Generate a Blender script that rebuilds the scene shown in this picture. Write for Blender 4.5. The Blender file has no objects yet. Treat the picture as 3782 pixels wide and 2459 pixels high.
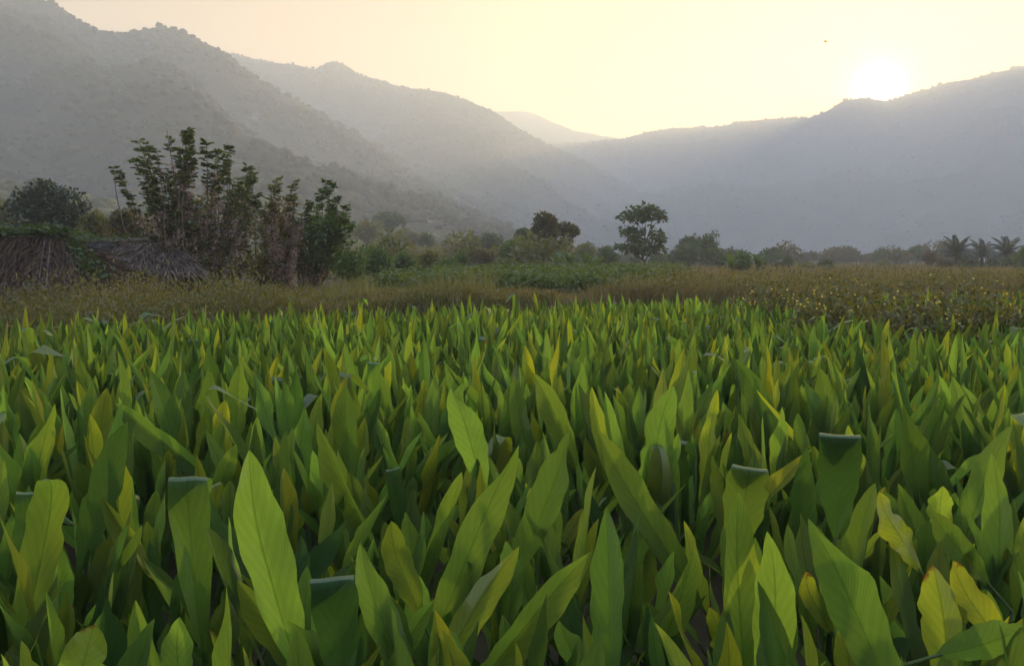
import bpy, math, random
import numpy as np
from mathutils import Vector, Matrix, Quaternion, noise

R = math.radians
rng = np.random.default_rng(7)
random.seed(7)
scene = bpy.context.scene
col = scene.collection

# ------------------------------------------------------------------ camera
EYE = 1.75
F = 2968.0                                   # focal length in pixels of the 3782 x 2459 photograph
HORIZON = 970.0
PITCH = math.atan((1229.5 - HORIZON) / F)
cam_data = bpy.data.cameras.new('camera')
cam_data.sensor_width = 36.0
cam_data.lens = 36.0 * F / 3782.0
cam_data.clip_start = 0.05
cam_data.clip_end = 20000.0
cam = bpy.data.objects.new('camera', cam_data)
cam.location = (0, 0, EYE)
cam.rotation_euler = (math.pi / 2 - PITCH, 0, 0)
col.objects.link(cam)
scene.camera = cam


def ray(sx, sy):
    dx = (sx - 1891.0) / F
    dz = -(sy - 1229.5) / F
    return Vector((dx, math.cos(PITCH) + dz * math.sin(PITCH), -math.sin(PITCH) + dz * math.cos(PITCH)))


def at(sx, sy, Y):
    """the point of the place seen at a spot of the photograph, Y metres ahead"""
    d = ray(sx, sy)
    return Vector((0, 0, EYE)) + d * (Y / d.y)


def P1(x, y): return (x / 1.7, 450 + y / 1.7)
def P2(x, y): return (1200 + x / 1.7, 650 + y / 1.7)
def P3(x, y): return (2400 + x / 1.722, 780 + y / 1.722)


# ------------------------------------------------------------------ sky and sun
SUN_DIR = ray(3243, 337).normalized()
SUN_EL = math.asin(SUN_DIR.z)
SUN_AZ = math.atan2(SUN_DIR.x, SUN_DIR.y)

world = bpy.data.worlds.new('World')
scene.world = world
world.use_nodes = True
wn, wl = world.node_tree.nodes, world.node_tree.links
wn.clear()
w_out = wn.new('ShaderNodeOutputWorld')
w_bg = wn.new('ShaderNodeBackground')
w_sky = wn.new('ShaderNodeTexSky')
w_sky.sky_type = 'NISHITA'
w_sky.sun_disc = False
w_sky.sun_elevation = SUN_EL
w_sky.sun_rotation = SUN_AZ
w_sky.altitude = 200
w_sky.air_density = 1.0
w_sky.dust_density = 1.0
w_sky.ozone_density = 1.0
w_bg.inputs['Strength'].default_value = 0.13
# the dusty evening air low over the land is cream to peach all round; the unseen zenith keeps its blue but is boosted as added fill for the haze
w_tc = wn.new('ShaderNodeTexCoord')
w_sep = wn.new('ShaderNodeSeparateXYZ')
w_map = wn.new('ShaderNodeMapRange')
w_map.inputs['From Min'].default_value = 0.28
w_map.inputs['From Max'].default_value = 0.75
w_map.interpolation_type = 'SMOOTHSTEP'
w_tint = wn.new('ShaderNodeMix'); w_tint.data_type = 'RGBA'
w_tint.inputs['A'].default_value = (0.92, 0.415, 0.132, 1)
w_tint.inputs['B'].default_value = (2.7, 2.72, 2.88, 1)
w_mul = wn.new('ShaderNodeMix'); w_mul.data_type = 'RGBA'; w_mul.blend_type = 'MULTIPLY'
w_mul.inputs['Factor'].default_value = 1.0
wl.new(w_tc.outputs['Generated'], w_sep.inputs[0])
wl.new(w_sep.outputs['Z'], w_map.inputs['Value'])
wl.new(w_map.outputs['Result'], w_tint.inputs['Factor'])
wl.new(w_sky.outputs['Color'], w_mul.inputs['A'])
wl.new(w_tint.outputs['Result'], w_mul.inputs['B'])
# the sun's bright aureole in the hazy air (the sun itself is the lamp below)
w_dot = wn.new('ShaderNodeVectorMath'); w_dot.operation = 'DOT_PRODUCT'
w_nrm = wn.new('ShaderNodeVectorMath'); w_nrm.operation = 'NORMALIZE'
wl.new(w_tc.outputs['Generated'], w_nrm.inputs[0])
wl.new(w_nrm.outputs['Vector'], w_dot.inputs[0]); w_dot.inputs[1].default_value = SUN_DIR
w_cl = wn.new('ShaderNodeMath'); w_cl.operation = 'MAXIMUM'; w_cl.inputs[1].default_value = 0.0
wl.new(w_dot.outputs['Value'], w_cl.inputs[0])
prev = w_mul.outputs['Result']
for power, glow in ((7500.0, (40, 36, 32)), (1800.0, (7, 5.9, 4.5))):
    p_ = wn.new('ShaderNodeMath'); p_.operation = 'POWER'; p_.inputs[1].default_value = power
    wl.new(w_cl.outputs[0], p_.inputs[0])
    m_ = wn.new('ShaderNodeMix'); m_.data_type = 'RGBA'; m_.blend_type = 'ADD'
    wl.new(p_.outputs[0], m_.inputs['Factor']); wl.new(prev, m_.inputs['A']); m_.inputs['B'].default_value = (*glow, 1)
    prev = m_.outputs['Result']
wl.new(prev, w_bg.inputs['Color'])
wl.new(w_bg.outputs[0], w_out.inputs['Surface'])

sun_data = bpy.data.lights.new('sun', 'SUN')
sun_data.energy = 5.0
sun_data.angle = R(1.5)
sun_data.color = (1.0, 0.76, 0.35)
sun = bpy.data.objects.new('sun', sun_data)
sun.rotation_euler = (-SUN_DIR).to_track_quat('-Z', 'Y').to_euler()
sun.location = (60, 100, 60)
col.objects.link(sun)

vs = scene.view_settings
vs.view_transform = 'Standard'
vs.look = 'None'
vs.gamma = 1.0
vs.use_curve_mapping = False
vs.exposure = 1.18

cy = scene.cycles
cy.max_bounces = 6
cy.diffuse_bounces = 3
cy.glossy_bounces = 2
cy.transmission_bounces = 4
cy.volume_bounces = 2
cy.transparent_max_bounces = 8
cy.caustics_reflective = False
cy.caustics_refractive = False
cy.sample_clamp_indirect = 4.0
cy.use_denoising = True
cy.use_adaptive_sampling = True
cy.adaptive_threshold = 0.015


# ------------------------------------------------------------------ helpers
def tag(o, label=None, cat=None, group=None, kind=None):
    if label: o['label'] = label
    if cat: o['category'] = cat
    if group: o['group'] = group
    if kind: o['kind'] = kind
    return o


def empty(name, loc=(0, 0, 0), rz=0.0):
    o = bpy.data.objects.new(name, None)
    o.empty_display_size = 0.1
    o.location = loc
    o.rotation_euler = (0, 0, rz)
    col.objects.link(o)
    return o


class MB:
    """collects geometry for ONE mesh object"""
    def __init__(self):
        self.v, self.f, self.t, self.n = [], [], [], 0

    def add(self, verts, faces, tint=None):
        verts = np.asarray(verts, dtype=np.float64).reshape(-1, 3)
        faces = np.asarray(faces, dtype=np.int64)
        self.v.append(verts)
        self.f.append(faces + self.n)
        if tint is None:
            tint = np.zeros((len(verts), 4))
        tint = np.asarray(tint, dtype=np.float64)
        if tint.ndim == 1:
            tint = np.tile(tint, (len(verts), 1))
        self.t.append(tint)
        self.n += len(verts)

    def mesh(self, name, mat, smooth=True, uv=None):
        me = bpy.data.meshes.new(name)
        V = np.concatenate(self.v)
        me.vertices.add(len(V))
        me.vertices.foreach_set('co', V.astype(np.float32).ravel())
        lv = np.concatenate([f.ravel() for f in self.f])
        lt = np.concatenate([np.full(len(f), f.shape[1]) for f in self.f])
        ls = np.concatenate([[0], np.cumsum(lt)[:-1]])
        me.loops.add(len(lv))
        me.loops.foreach_set('vertex_index', lv.astype(np.int32))
        me.polygons.add(len(lt))
        me.polygons.foreach_set('loop_start', ls.astype(np.int32))
        me.polygons.foreach_set('use_smooth', np.full(len(lt), smooth, dtype=bool))
        me.update(calc_edges=True)
        a = me.attributes.new('tint', 'FLOAT_COLOR', 'POINT')
        a.data.foreach_set('color', np.concatenate(self.t).astype(np.float32).ravel())
        if uv is not None:
            u = me.uv_layers.new(name='UVMap')
            u.data.foreach_set('uv', np.asarray(uv, dtype=np.float32)[lv].ravel())
        me.materials.append(mat)
        return me

    def build(self, name, mat, parent=None, smooth=True, uv=None):
        return put(name, self.mesh(name, mat, smooth, uv), parent)

    # --- shapes
    def tube(self, pts, radii, sides=6, tint=None, cap=True):
        pts = [Vector(p) for p in pts]
        n = len(pts)
        ring, prev = [], None
        for i, p in enumerate(pts):
            t = (pts[min(i + 1, n - 1)] - pts[max(i - 1, 0)]).normalized()
            if prev is None:
                a = Vector((0, 0, 1)) if abs(t.z) < 0.9 else Vector((1, 0, 0))
                u = t.cross(a).normalized()
            else:
                u = (prev - t * prev.dot(t))
                u = u.normalized() if u.length > 1e-6 else t.orthogonal().normalized()
            prev = u
            w = t.cross(u)
            for k in range(sides):
                an = 2 * math.pi * k / sides
                ring.append(p + (u * math.cos(an) + w * math.sin(an)) * radii[i])
        fs = []
        for i in range(n - 1):
            for k in range(sides):
                a, b = i * sides + k, i * sides + (k + 1) % sides
                fs.append((a, b, b + sides, a + sides))
        self.add([tuple(v) for v in ring], fs, tint)

    def cards(self, c, d, nrm, ln, wd, tint=None, droop=0.0):
        """kite-shaped leaves: c base points, d long axes, nrm rough normals"""
        c, d, nrm = (np.asarray(a, float) for a in (c, d, nrm))
        N = len(c)
        d = d / (np.linalg.norm(d, axis=1, keepdims=True) + 1e-9)
        s = np.cross(d, nrm)
        s /= (np.linalg.norm(s, axis=1, keepdims=True) + 1e-9)
        up = np.cross(s, d)
        ln = np.broadcast_to(ln, (N,))[:, None]
        wd = np.broadcast_to(wd, (N,))[:, None]
        v = np.empty((N, 4, 3))
        v[:, 0] = c
        v[:, 1] = c + d * ln * 0.45 + s * wd * 0.5 + up * wd * 0.12
        v[:, 2] = c + d * ln - up * ln * droop
        v[:, 3] = c + d * ln * 0.45 - s * wd * 0.5 + up * wd * 0.12
        f = np.arange(N * 4).reshape(N, 4)
        if tint is not None:
            tint = np.repeat(np.asarray(tint, float).reshape(-1, 4) if np.ndim(tint) > 1 else np.tile(tint, (N, 1)), 4, axis=0)
        self.add(v.reshape(-1, 3), f, tint)


def put(name, me, parent=None):
    o = bpy.data.objects.new(name, me)
    col.objects.link(o)
    if parent is not None:
        o.parent = parent
    return o


def unit(n):
    v = rng.normal(size=(n, 3))
    return v / np.linalg.norm(v, axis=1, keepdims=True)


def rtint(n, lo=0.0, hi=1.0):
    t = np.zeros((n, 4))
    t[:, 0] = rng.uniform(lo, hi, n)
    t[:, 1] = rng.uniform(0, 1, n)
    t[:, 3] = 1
    return t


def smooth01(x):
    x = min(max(x, 0.0), 1.0)
    return x * x * (3 - 2 * x)


def fbm(x, y, z=0.0, o=4):
    s, a, t = 0.0, 1.0, 0.0
    for _ in range(o):
        s += a * noise.noise((x, y, z))
        t += a
        a *= 0.5; x *= 2.03; y *= 2.03; z += 7.1
    return s / t


# ------------------------------------------------------------------ materials
def nodes(name):
    m = bpy.data.materials.new(name)
    m.use_nodes = True
    nt = m.node_tree
    nt.nodes.clear()
    out = nt.nodes.new('ShaderNodeOutputMaterial')
    return m, nt, nt.nodes, nt.links, out


def math_node(nd, lk, op, a, b=None, clamp=False):
    n = nd.new('ShaderNodeMath'); n.operation = op; n.use_clamp = clamp
    for i, v in enumerate((a, b)):
        if v is None: continue
        if isinstance(v, (int, float)): n.inputs[i].default_value = v
        else: lk.new(v, n.inputs[i])
    return n.outputs[0]


def mix_col(nd, lk, fac, a, b, mode='MIX'):
    n = nd.new('ShaderNodeMix'); n.data_type = 'RGBA'; n.blend_type = mode
    for key, v in (('Factor', fac), ('A', a), ('B', b)):
        if isinstance(v, (int, float)): n.inputs[key].default_value = v
        elif isinstance(v, tuple): n.inputs[key].default_value = (*v, 1)
        else: lk.new(v, n.inputs[key])
    return n.outputs['Result']


def foliage_mat(name, c1, c2, trans=0.35, tr=1.6, rough=0.5, gloss=0.06):
    """leaves of one plant kind; each leaf's own tone comes from its 'tint'"""
    m, nt, nd, lk, out = nodes(name)
    at_ = nd.new('ShaderNodeAttribute'); at_.attribute_name = 'tint'
    sp = nd.new('ShaderNodeSeparateColor'); lk.new(at_.outputs['Color'], sp.inputs[0])
    c = mix_col(nd, lk, sp.outputs[0], c1, c2)
    df = nd.new('ShaderNodeBsdfDiffuse'); lk.new(c, df.inputs[0])
    tl = nd.new('ShaderNodeBsdfTranslucent')
    ct = mix_col(nd, lk, 1.0, c, (tr * 1.05, tr, tr * 0.55), 'MULTIPLY'); lk.new(ct, tl.inputs[0])
    mx = nd.new('ShaderNodeMixShader'); mx.inputs[0].default_value = trans
    lk.new(df.outputs[0], mx.inputs[1]); lk.new(tl.outputs[0], mx.inputs[2])
    gl = nd.new('ShaderNodeBsdfGlossy'); gl.inputs['Roughness'].default_value = rough
    m2 = nd.new('ShaderNodeMixShader'); m2.inputs[0].default_value = gloss
    lk.new(mx.outputs[0], m2.inputs[1]); lk.new(gl.outputs[0], m2.inputs[2])
    lk.new(m2.outputs[0], out.inputs['Surface'])
    return m


def rough_mat(name, c1, c2, scale=4.0, rough=0.9, bump=0.3, detail=6.0, tint=False, stretch=None):
    m, nt, nd, lk, out = nodes(name)
    bs = nd.new('ShaderNodeBsdfPrincipled')
    bs.inputs['Roughness'].default_value = rough
    bs.inputs['Specular IOR Level'].default_value = 0.2
    tc = nd.new('ShaderNodeTexCoord')
    mp = nd.new('ShaderNodeMapping')
    if stretch: mp.inputs['Scale'].default_value = stretch
    lk.new(tc.outputs['Object'], mp.inputs[0])
    nz = nd.new('ShaderNodeTexNoise'); nz.inputs['Scale'].default_value = scale
    nz.inputs['Detail'].default_value = detail
    lk.new(mp.outputs[0], nz.inputs['Vector'])
    rp = nd.new('ShaderNodeMapRange'); rp.inputs['From Min'].default_value = 0.32; rp.inputs['From Max'].default_value = 0.68
    lk.new(nz.outputs['Fac'], rp.inputs['Value'])
    f = rp.outputs['Result']
    if tint:
        at_ = nd.new('ShaderNodeAttribute'); at_.attribute_name = 'tint'
        sp = nd.new('ShaderNodeSeparateColor'); lk.new(at_.outputs['Color'], sp.inputs[0])
        f = math_node(nd, lk, 'ADD', math_node(nd, lk, 'MULTIPLY', f, 0.4), math_node(nd, lk, 'MULTIPLY', sp.outputs[0], 0.6))
    lk.new(mix_col(nd, lk, f, c1, c2), bs.inputs['Base Color'])
    if bump:
        b = nd.new('ShaderNodeBump'); b.inputs['Strength'].default_value = bump
        b.inputs['Distance'].default_value = 0.3 / scale
        lk.new(nz.outputs['Fac'], b.inputs['Height']); lk.new(b.outputs[0], bs.inputs['Normal'])
    lk.new(bs.outputs[0], out.inputs['Surface'])
    return m


def turmeric_mat(name, per_object):
    """a turmeric blade: V-folded midrib, slanting veins, yellowing edge and dry brown tip.
    tone.r = how yellow, tone.g = how much of the tip is dry, tone.b = lightness"""
    m, nt, nd, lk, out = nodes(name)
    if per_object:
        oi = nd.new('ShaderNodeObjectInfo'); src = oi.outputs['Color']
    else:
        a = nd.new('ShaderNodeAttribute'); a.attribute_name = 'tint'; src = a.outputs['Color']
    sp = nd.new('ShaderNodeSeparateColor'); lk.new(src, sp.inputs[0])
    yel, dry, lig = sp.outputs[0], sp.outputs[1], sp.outputs[2]
    uv = nd.new('ShaderNodeUVMap')
    sx = nd.new('ShaderNodeSeparateXYZ'); lk.new(uv.outputs[0], sx.inputs[0])
    u, v = sx.outputs[0], sx.outputs[1]
    au = math_node(nd, lk, 'ABSOLUTE', math_node(nd, lk, 'MULTIPLY', math_node(nd, lk, 'SUBTRACT', u, 0.5), 2.0))
    tc = nd.new('ShaderNodeTexCoord')
    # blotches
    nz = nd.new('ShaderNodeTexNoise'); nz.inputs['Scale'].default_value = 3.0; nz.inputs['Detail'].default_value = 4.0
    lk.new(tc.outputs['Object'], nz.inputs['Vector'])
    if per_object:
        nz.noise_dimensions = '4D'
        lk.new(math_node(nd, lk, 'MULTIPLY', oi.outputs['Random'], 40.0), nz.inputs['W'])
    blot = nz.outputs['Fac']
    edge = math_node(nd, lk, 'POWER', au, 3.0)
    tipf = math_node(nd, lk, 'POWER', v, 3.0)
    yfac = math_node(nd, lk, 'ADD', math_node(nd, lk, 'MULTIPLY', edge, 0.22), math_node(nd, lk, 'MULTIPLY', tipf, 0.25))
    yfac = math_node(nd, lk, 'ADD', yfac, math_node(nd, lk, 'MULTIPLY', math_node(nd, lk, 'SUBTRACT', blot, 0.5), 0.7))
    yfac = math_node(nd, lk, 'MULTIPLY', math_node(nd, lk, 'ADD', yfac, 0.75), yel, True)
    base = mix_col(nd, lk, lig, (0.019, 0.050, 0.016), (0.072, 0.138, 0.042))
    base = mix_col(nd, lk, yfac, base, (0.155, 0.165, 0.018))
    # veins
    q = math_node(nd, lk, 'SUBTRACT', v, math_node(nd, lk, 'MULTIPLY', au, 0.22))
    wob = math_node(nd, lk, 'MULTIPLY', blot, 0.07)
    st = math_node(nd, lk, 'SINE', math_node(nd, lk, 'MULTIPLY', math_node(nd, lk, 'ADD', q, wob), 260.0))
    st2 = math_node(nd, lk, 'SINE', math_node(nd, lk, 'MULTIPLY', q, 71.0))
    stripe = math_node(nd, lk, 'ADD', math_node(nd, lk, 'MULTIPLY', st, 0.6), math_node(nd, lk, 'MULTIPLY', st2, 0.4))
    sn = nd.new('ShaderNodeTexNoise'); sn.inputs['Scale'].default_value = 14.0; sn.inputs['Detail'].default_value = 3.0
    lk.new(tc.outputs['Object'], sn.inputs['Vector'])
    stripe = math_node(nd, lk, 'MULTIPLY', stripe, math_node(nd, lk, 'MULTIPLY', sn.outputs['Fac'], 1.7))
    vfac = math_node(nd, lk, 'ADD', math_node(nd, lk, 'MULTIPLY', stripe, 0.14), math_node(nd, lk, 'ADD', 0.88, math_node(nd, lk, 'MULTIPLY', sn.outputs['Fac'], 0.24)))
    vv = nd.new('ShaderNodeCombineXYZ')
    for i in range(3): lk.new(vfac, vv.inputs[i])
    base = mix_col(nd, lk, 1.0, base, vv.outputs[0], 'MULTIPLY')
    # midrib
    mr = nd.new('ShaderNodeMapRange'); mr.inputs['From Min'].default_value = 0.02; mr.inputs['From Max'].default_value = 0.075
    mr.inputs['To Min'].default_value = 0.55; mr.inputs['To Max'].default_value = 0.0
    lk.new(au, mr.inputs['Value'])
    base = mix_col(nd, lk, mr.outputs['Result'], base, (0.030, 0.062, 0.016))
    # dry tip and a few brown flecks
    bn = nd.new('ShaderNodeTexNoise'); bn.inputs['Scale'].default_value = 9.0; bn.inputs['Detail'].default_value = 3.0
    lk.new(tc.outputs['Object'], bn.inputs['Vector'])
    thr = math_node(nd, lk, 'ADD', v, math_node(nd, lk, 'MULTIPLY', math_node(nd, lk, 'SUBTRACT', bn.outputs['Fac'], 0.5), 0.35))
    thr = math_node(nd, lk, 'ADD', thr, math_node(nd, lk, 'MULTIPLY', dry, 0.22))
    thr = math_node(nd, lk, 'ADD', thr, math_node(nd, lk, 'MULTIPLY', edge, 0.06))
    br = nd.new('ShaderNodeMapRange'); br.inputs['From Min'].default_value = 1.15; br.inputs['From Max'].default_value = 1.19
    lk.new(thr, br.inputs['Value'])
    base = mix_col(nd, lk, br.outputs['Result'], base, (0.075, 0.038, 0.018))
    # surface
    bump = nd.new('ShaderNodeBump'); bump.inputs['Strength'].default_value = 0.28; bump.inputs['Distance'].default_value = 0.004
    lk.new(stripe, bump.inputs['Height'])
    df = nd.new('ShaderNodeBsdfDiffuse'); lk.new(base, df.inputs[0]); lk.new(bump.outputs[0], df.inputs['Normal'])
    tl = nd.new('ShaderNodeBsdfTranslucent')
    lk.new(mix_col(nd, lk, 1.0, base, (3.6, 3.6, 1.25), 'MULTIPLY'), tl.inputs[0])
    mx = nd.new('ShaderNodeMixShader')
    lk.new(math_node(nd, lk, 'ADD', math_node(nd, lk, 'MULTIPLY', lig, 0.34), 0.28), mx.inputs[0])
    lk.new(df.outputs[0], mx.inputs[1]); lk.new(tl.outputs[0], mx.inputs[2])
    gl = nd.new('ShaderNodeBsdfGlossy'); gl.inputs['Roughness'].default_value = 0.55
    gl.inputs['Color'].default_value = (0.80, 0.85, 0.62, 1)
    lw = nd.new('ShaderNodeLayerWeight'); lw.inputs['Blend'].default_value = 0.35
    gf = math_node(nd, lk, 'ADD', math_node(nd, lk, 'MULTIPLY', lw.outputs['Fresnel'], 0.10), 0.004)
    m2 = nd.new('ShaderNodeMixShader'); lk.new(gf, m2.inputs[0])
    lk.new(mx.outputs[0], m2.inputs[1]); lk.new(gl.outputs[0], m2.inputs[2])
    lk.new(m2.outputs[0], out.inputs['Surface'])
    return m


M_SOIL = rough_mat('soil', (0.05, 0.034, 0.02), (0.11, 0.075, 0.045), 1.2)
M_STEM = rough_mat('turmeric_stem', (0.05, 0.085, 0.025), (0.10, 0.14, 0.05), 6.0, 0.6, 0.1)
M_BARK = rough_mat('bark', (0.06, 0.04, 0.03), (0.16, 0.11, 0.08), 6.0, 0.9, 0.5, stretch=(1, 1, 0.3))
M_TWIG = rough_mat('twig', (0.13, 0.10, 0.075), (0.24, 0.19, 0.14), 8.0, 0.9, 0.2)
M_LEAF = turmeric_mat('turmeric_leaf', True)
M_LEAF_FAR = turmeric_mat('turmeric_leaf_mass', False)

# ------------------------------------------------------------------ ground
BX = [-40, -20, -7.1, -2.6, 0, 3, 8, 14, 30, 60]
BY = [-8, 1.5, 11.2, 14.7, 16.0, 17.4, 18.8, 20.4, 22, 26]


def field_edge(x):
    return float(np.interp(x, BX, BY))


def ground_z(x, y):
    terrace = 0.35 + 0.52 * smooth01((x + 9) / 8.0)
    k = smooth01((y - field_edge(x) - 0.2) / (1.2 + 1.5 * smooth01((-x - 2) / 5)))
    d = math.hypot(x, y)
    far = 0.0
    if d > 60:
        far = 0.35 * fbm(x / 60.0, y / 60.0, 3.0, 2) * min((d - 60) / 60.0, 1.0)
    return k * terrace + 0.05 * fbm(x * 0.8, y * 0.8, 1.0, 2) * (1 if d < 60 else 0) + far


def make_ground():
    mb = MB()
    rs = np.concatenate([[0.0], np.geomspace(0.4, 6, 14), np.linspace(6.5, 30, 60), np.geomspace(31, 5200, 60)])
    na = 240
    V = []
    for r in rs:
        for k in range(na):
            a = 2 * math.pi * k / na
            x, y = r * math.sin(a), r * math.cos(a)
            V.append((x, y, ground_z(x, y) if r < 900 else 0.9))
    F_ = []
    for i in range(len(rs) - 1):
        for k in range(na):
            a, b = i * na + k, i * na + (k + 1) % na
            F_.append((a, a + na, b + na, b))
    mb.add(V, F_)
    m, nt, nd, lk, out = nodes('ground_earth')
    bs = nd.new('ShaderNodeBsdfPrincipled'); bs.inputs['Roughness'].default_value = 0.95
    bs.inputs['Specular IOR Level'].default_value = 0.1
    tc = nd.new('ShaderNodeTexCoord')
    n1 = nd.new('ShaderNodeTexNoise'); n1.inputs['Scale'].default_value = 0.35; n1.inputs['Detail'].default_value = 8
    n2 = nd.new('ShaderNodeTexNoise'); n2.inputs['Scale'].default_value = 5.0; n2.inputs['Detail'].default_value = 6
    lk.new(tc.outputs['Object'], n1.inputs[0]); lk.new(tc.outputs['Object'], n2.inputs[0])
    mr = nd.new('ShaderNodeMapRange'); mr.inputs['From Min'].default_value = 0.4; mr.inputs['From Max'].default_value = 0.62
    lk.new(n1.outputs['Fac'], mr.inputs['Value'])
    c = mix_col(nd, lk, mr.outputs['Result'], (0.085, 0.055, 0.033), (0.12, 0.105, 0.045))
    c = mix_col(nd, lk, n2.outputs['Fac'], c, (0.05, 0.036, 0.022))
    lk.new(c, bs.inputs['Base Color'])
    b = nd.new('ShaderNodeBump'); b.inputs['Strength'].default_value = 0.6; b.inputs['Distance'].default_value = 0.05
    lk.new(n2.outputs['Fac'], b.inputs['Height']); lk.new(b.outputs[0], bs.inputs['Normal'])
    lk.new(bs.outputs[0], out.inputs['Surface'])
    g = mb.build('ground', m)
    tag(g, 'brown earth of the valley floor under the crop and grass', 'ground', kind='structure')


make_ground()

# ------------------------------------------------------------------ hills
K = 3782 / 2379.0


def skyline(tab):
    az, te = [], []
    for x, y in tab:
        d = ray(x * K, y * K)
        az.append(math.atan2(d.x, d.y)); te.append(d.z / math.hypot(d.x, d.y))
    return np.array(az), np.array(te)


HILL_MAT = {}


def hill_mat(name, green, brown, rock, rockiness, scale):
    m, nt, nd, lk, out = nodes(name)
    bs = nd.new('ShaderNodeBsdfPrincipled'); bs.inputs['Roughness'].default_value = 0.95
    bs.inputs['Specular IOR Level'].default_value = 0.05
    tc = nd.new('ShaderNodeTexCoord')
    n1 = nd.new('ShaderNodeTexNoise'); n1.inputs['Scale'].default_value = 0.012; n1.inputs['Detail'].default_value = 7
    n2 = nd.new('ShaderNodeTexNoise'); n2.inputs['Scale'].default_value = scale; n2.inputs['Detail'].default_value = 6
    n3 = nd.new('ShaderNodeTexNoise'); n3.inputs['Scale'].default_value = 0.02; n3.inputs['Detail'].default_value = 8
    n3.inputs['Roughness'].default_value = 0.7
    for n in (n1, n2, n3): lk.new(tc.outputs['Object'], n.inputs[0])
    a = nd.new('ShaderNodeMapRange'); a.inputs['From Min'].default_value = 0.4; a.inputs['From Max'].default_value = 0.6
    lk.new(n1.outputs['Fac'], a.inputs['Value'])
    c = mix_col(nd, lk, a.outputs['Result'], green, brown)
    b = nd.new('ShaderNodeMapRange'); b.inputs['From Min'].default_value = 0.35; b.inputs['From Max'].default_value = 0.65
    lk.new(n2.outputs['Fac'], b.inputs['Value'])
    c = mix_col(nd, lk, b.outputs['Result'], c, tuple(x * 0.45 for x in green))
    k = nd.new('ShaderNodeMapRange'); k.inputs['From Min'].default_value = 0.72 - rockiness; k.inputs['From Max'].default_value = 0.78 - rockiness
    lk.new(n3.outputs['Fac'], k.inputs['Value'])
    c = mix_col(nd, lk, k.outputs['Result'], c, rock)
    lk.new(c, bs.inputs['Base Color'])
    bp = nd.new('ShaderNodeBump'); bp.inputs['Strength'].default_value = 0.8; bp.inputs['Distance'].default_value = 3.0
    lk.new(n2.outputs['Fac'], bp.inputs['Height']); lk.new(bp.outputs[0], bs.inputs['Normal'])
    lk.new(bs.outputs[0], out.inputs['Surface'])
    return m


def make_hill(name, tab, r0, rr, mat, label, power=1.7, amp=0.10, nsc=180.0, na=420, nt_=64, rvar=0.0):
    az, te = skyline(tab)
    A = np.linspace(az[0], az[-1], na)
    T = np.concatenate([np.linspace(0, 1, nt_), 1 + np.linspace(0.02, 0.45, 10)])
    P = np.zeros((len(T), na, 3))
    for j, a in enumerate(A):
        tanel = float(np.interp(a, az, te))
        rid = rr * (1 + rvar * fbm(a * 3.1, 2.7, 5.0, 3))
        H = max(tanel * rid + EYE - 0.9, 2.0)
        H = H if H < 340 else 340 + 10 * math.tanh((H - 340) / 10.0)
        for i, t in enumerate(T):
            r = r0 + (rid - r0) * t
            x, y = r * math.sin(a), r * math.cos(a)
            if t <= 1:
                s = 0.22 * t + 0.78 * t ** power
                w = math.sin(math.pi * min(t, 1)) ** 0.8 if 0 < t < 1 else 0
                ridg = 1 - 2 * abs(fbm(x / nsc, y / nsc, r0 * 0.01, 4)) * 2.0
                small = fbm(x / 40.0, y / 40.0, 2.0, 3)
                z = H * s + w * H * amp * (ridg - 0.45) * 1.4 + 4.0 * small * t
            else:
                z = H * (1 - 1.3 * (t - 1)) + 4.0 * fbm(x / 40.0, y / 40.0, 2.0, 3)
            P[i, j] = (x, y, 0.85 + z)
    # the crest is closed downwards so that the hill is a solid
    nI = len(T)
    F_ = []
    for i in range(nI - 1):
        for j in range(na - 1):
            a = i * na + j
            F_.append((a, a + 1, a + na + 1, a + na))
    mb = MB(); mb.add(P.reshape(-1, 3), F_)
    o = mb.build(name, mat)
    tag(o, label, 'hill', kind='structure')
    return P[:nt_]


ROCK = (0.23, 0.20, 0.18)
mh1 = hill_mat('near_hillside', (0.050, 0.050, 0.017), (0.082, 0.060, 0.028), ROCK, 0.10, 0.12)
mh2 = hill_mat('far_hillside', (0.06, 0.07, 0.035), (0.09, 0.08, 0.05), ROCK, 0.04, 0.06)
T_LEFT = [(-520, -420), (-300, -230), (-100, -75), (0, -18), (120, 2), (180, 47), (215, 69), (250, 77), (310, 71), (370, 61), (420, 73), (510, 115), (600, 185),
          (700, 238), (790, 288), (900, 350), (1000, 402), (1100, 455), (1220, 522), (1330, 575), (1420, 604)]
T_MID = [(300, 175), (420, 140), (520, 121), (570, 133), (640, 146), (680, 151), (735, 163), (755, 149), (775, 143), (805, 151), (840, 177), (900, 191), (960, 206), (1030, 216),
         (1080, 229), (1150, 263), (1230, 313), (1320, 356), (1400, 396), (1480, 441), (1560, 491), (1640, 546), (1720, 592), (1800, 606)]
T_FAR = [(900, 250), (1000, 236), (1100, 237), (1160, 243), (1230, 259), (1290, 286), (1340, 306), (1400, 316), (1460, 325), (1600, 345), (1800, 420)]
T_RIGHT = [(1100, 360), (1200, 342), (1350, 331), (1460, 321), (1500, 308), (1540, 300), (1620, 296), (1690, 292), (1720, 282), (1800, 278), (1880, 272), (1920, 258), (1960, 235),
           (2000, 227), (2040, 230), (2070, 233), (2110, 221), (2200, 192), (2260, 184), (2379, 152), (2500, 110), (2700, 55), (3000, 0), (3500, -80)]
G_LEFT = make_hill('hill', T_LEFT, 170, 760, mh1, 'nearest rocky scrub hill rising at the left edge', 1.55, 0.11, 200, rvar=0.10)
G_MID = make_hill('hill', T_MID, 500, 1150, mh2, 'second hazy hill with a small knob on its crest', 1.5, 0.12, 260, rvar=0.08)
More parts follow.
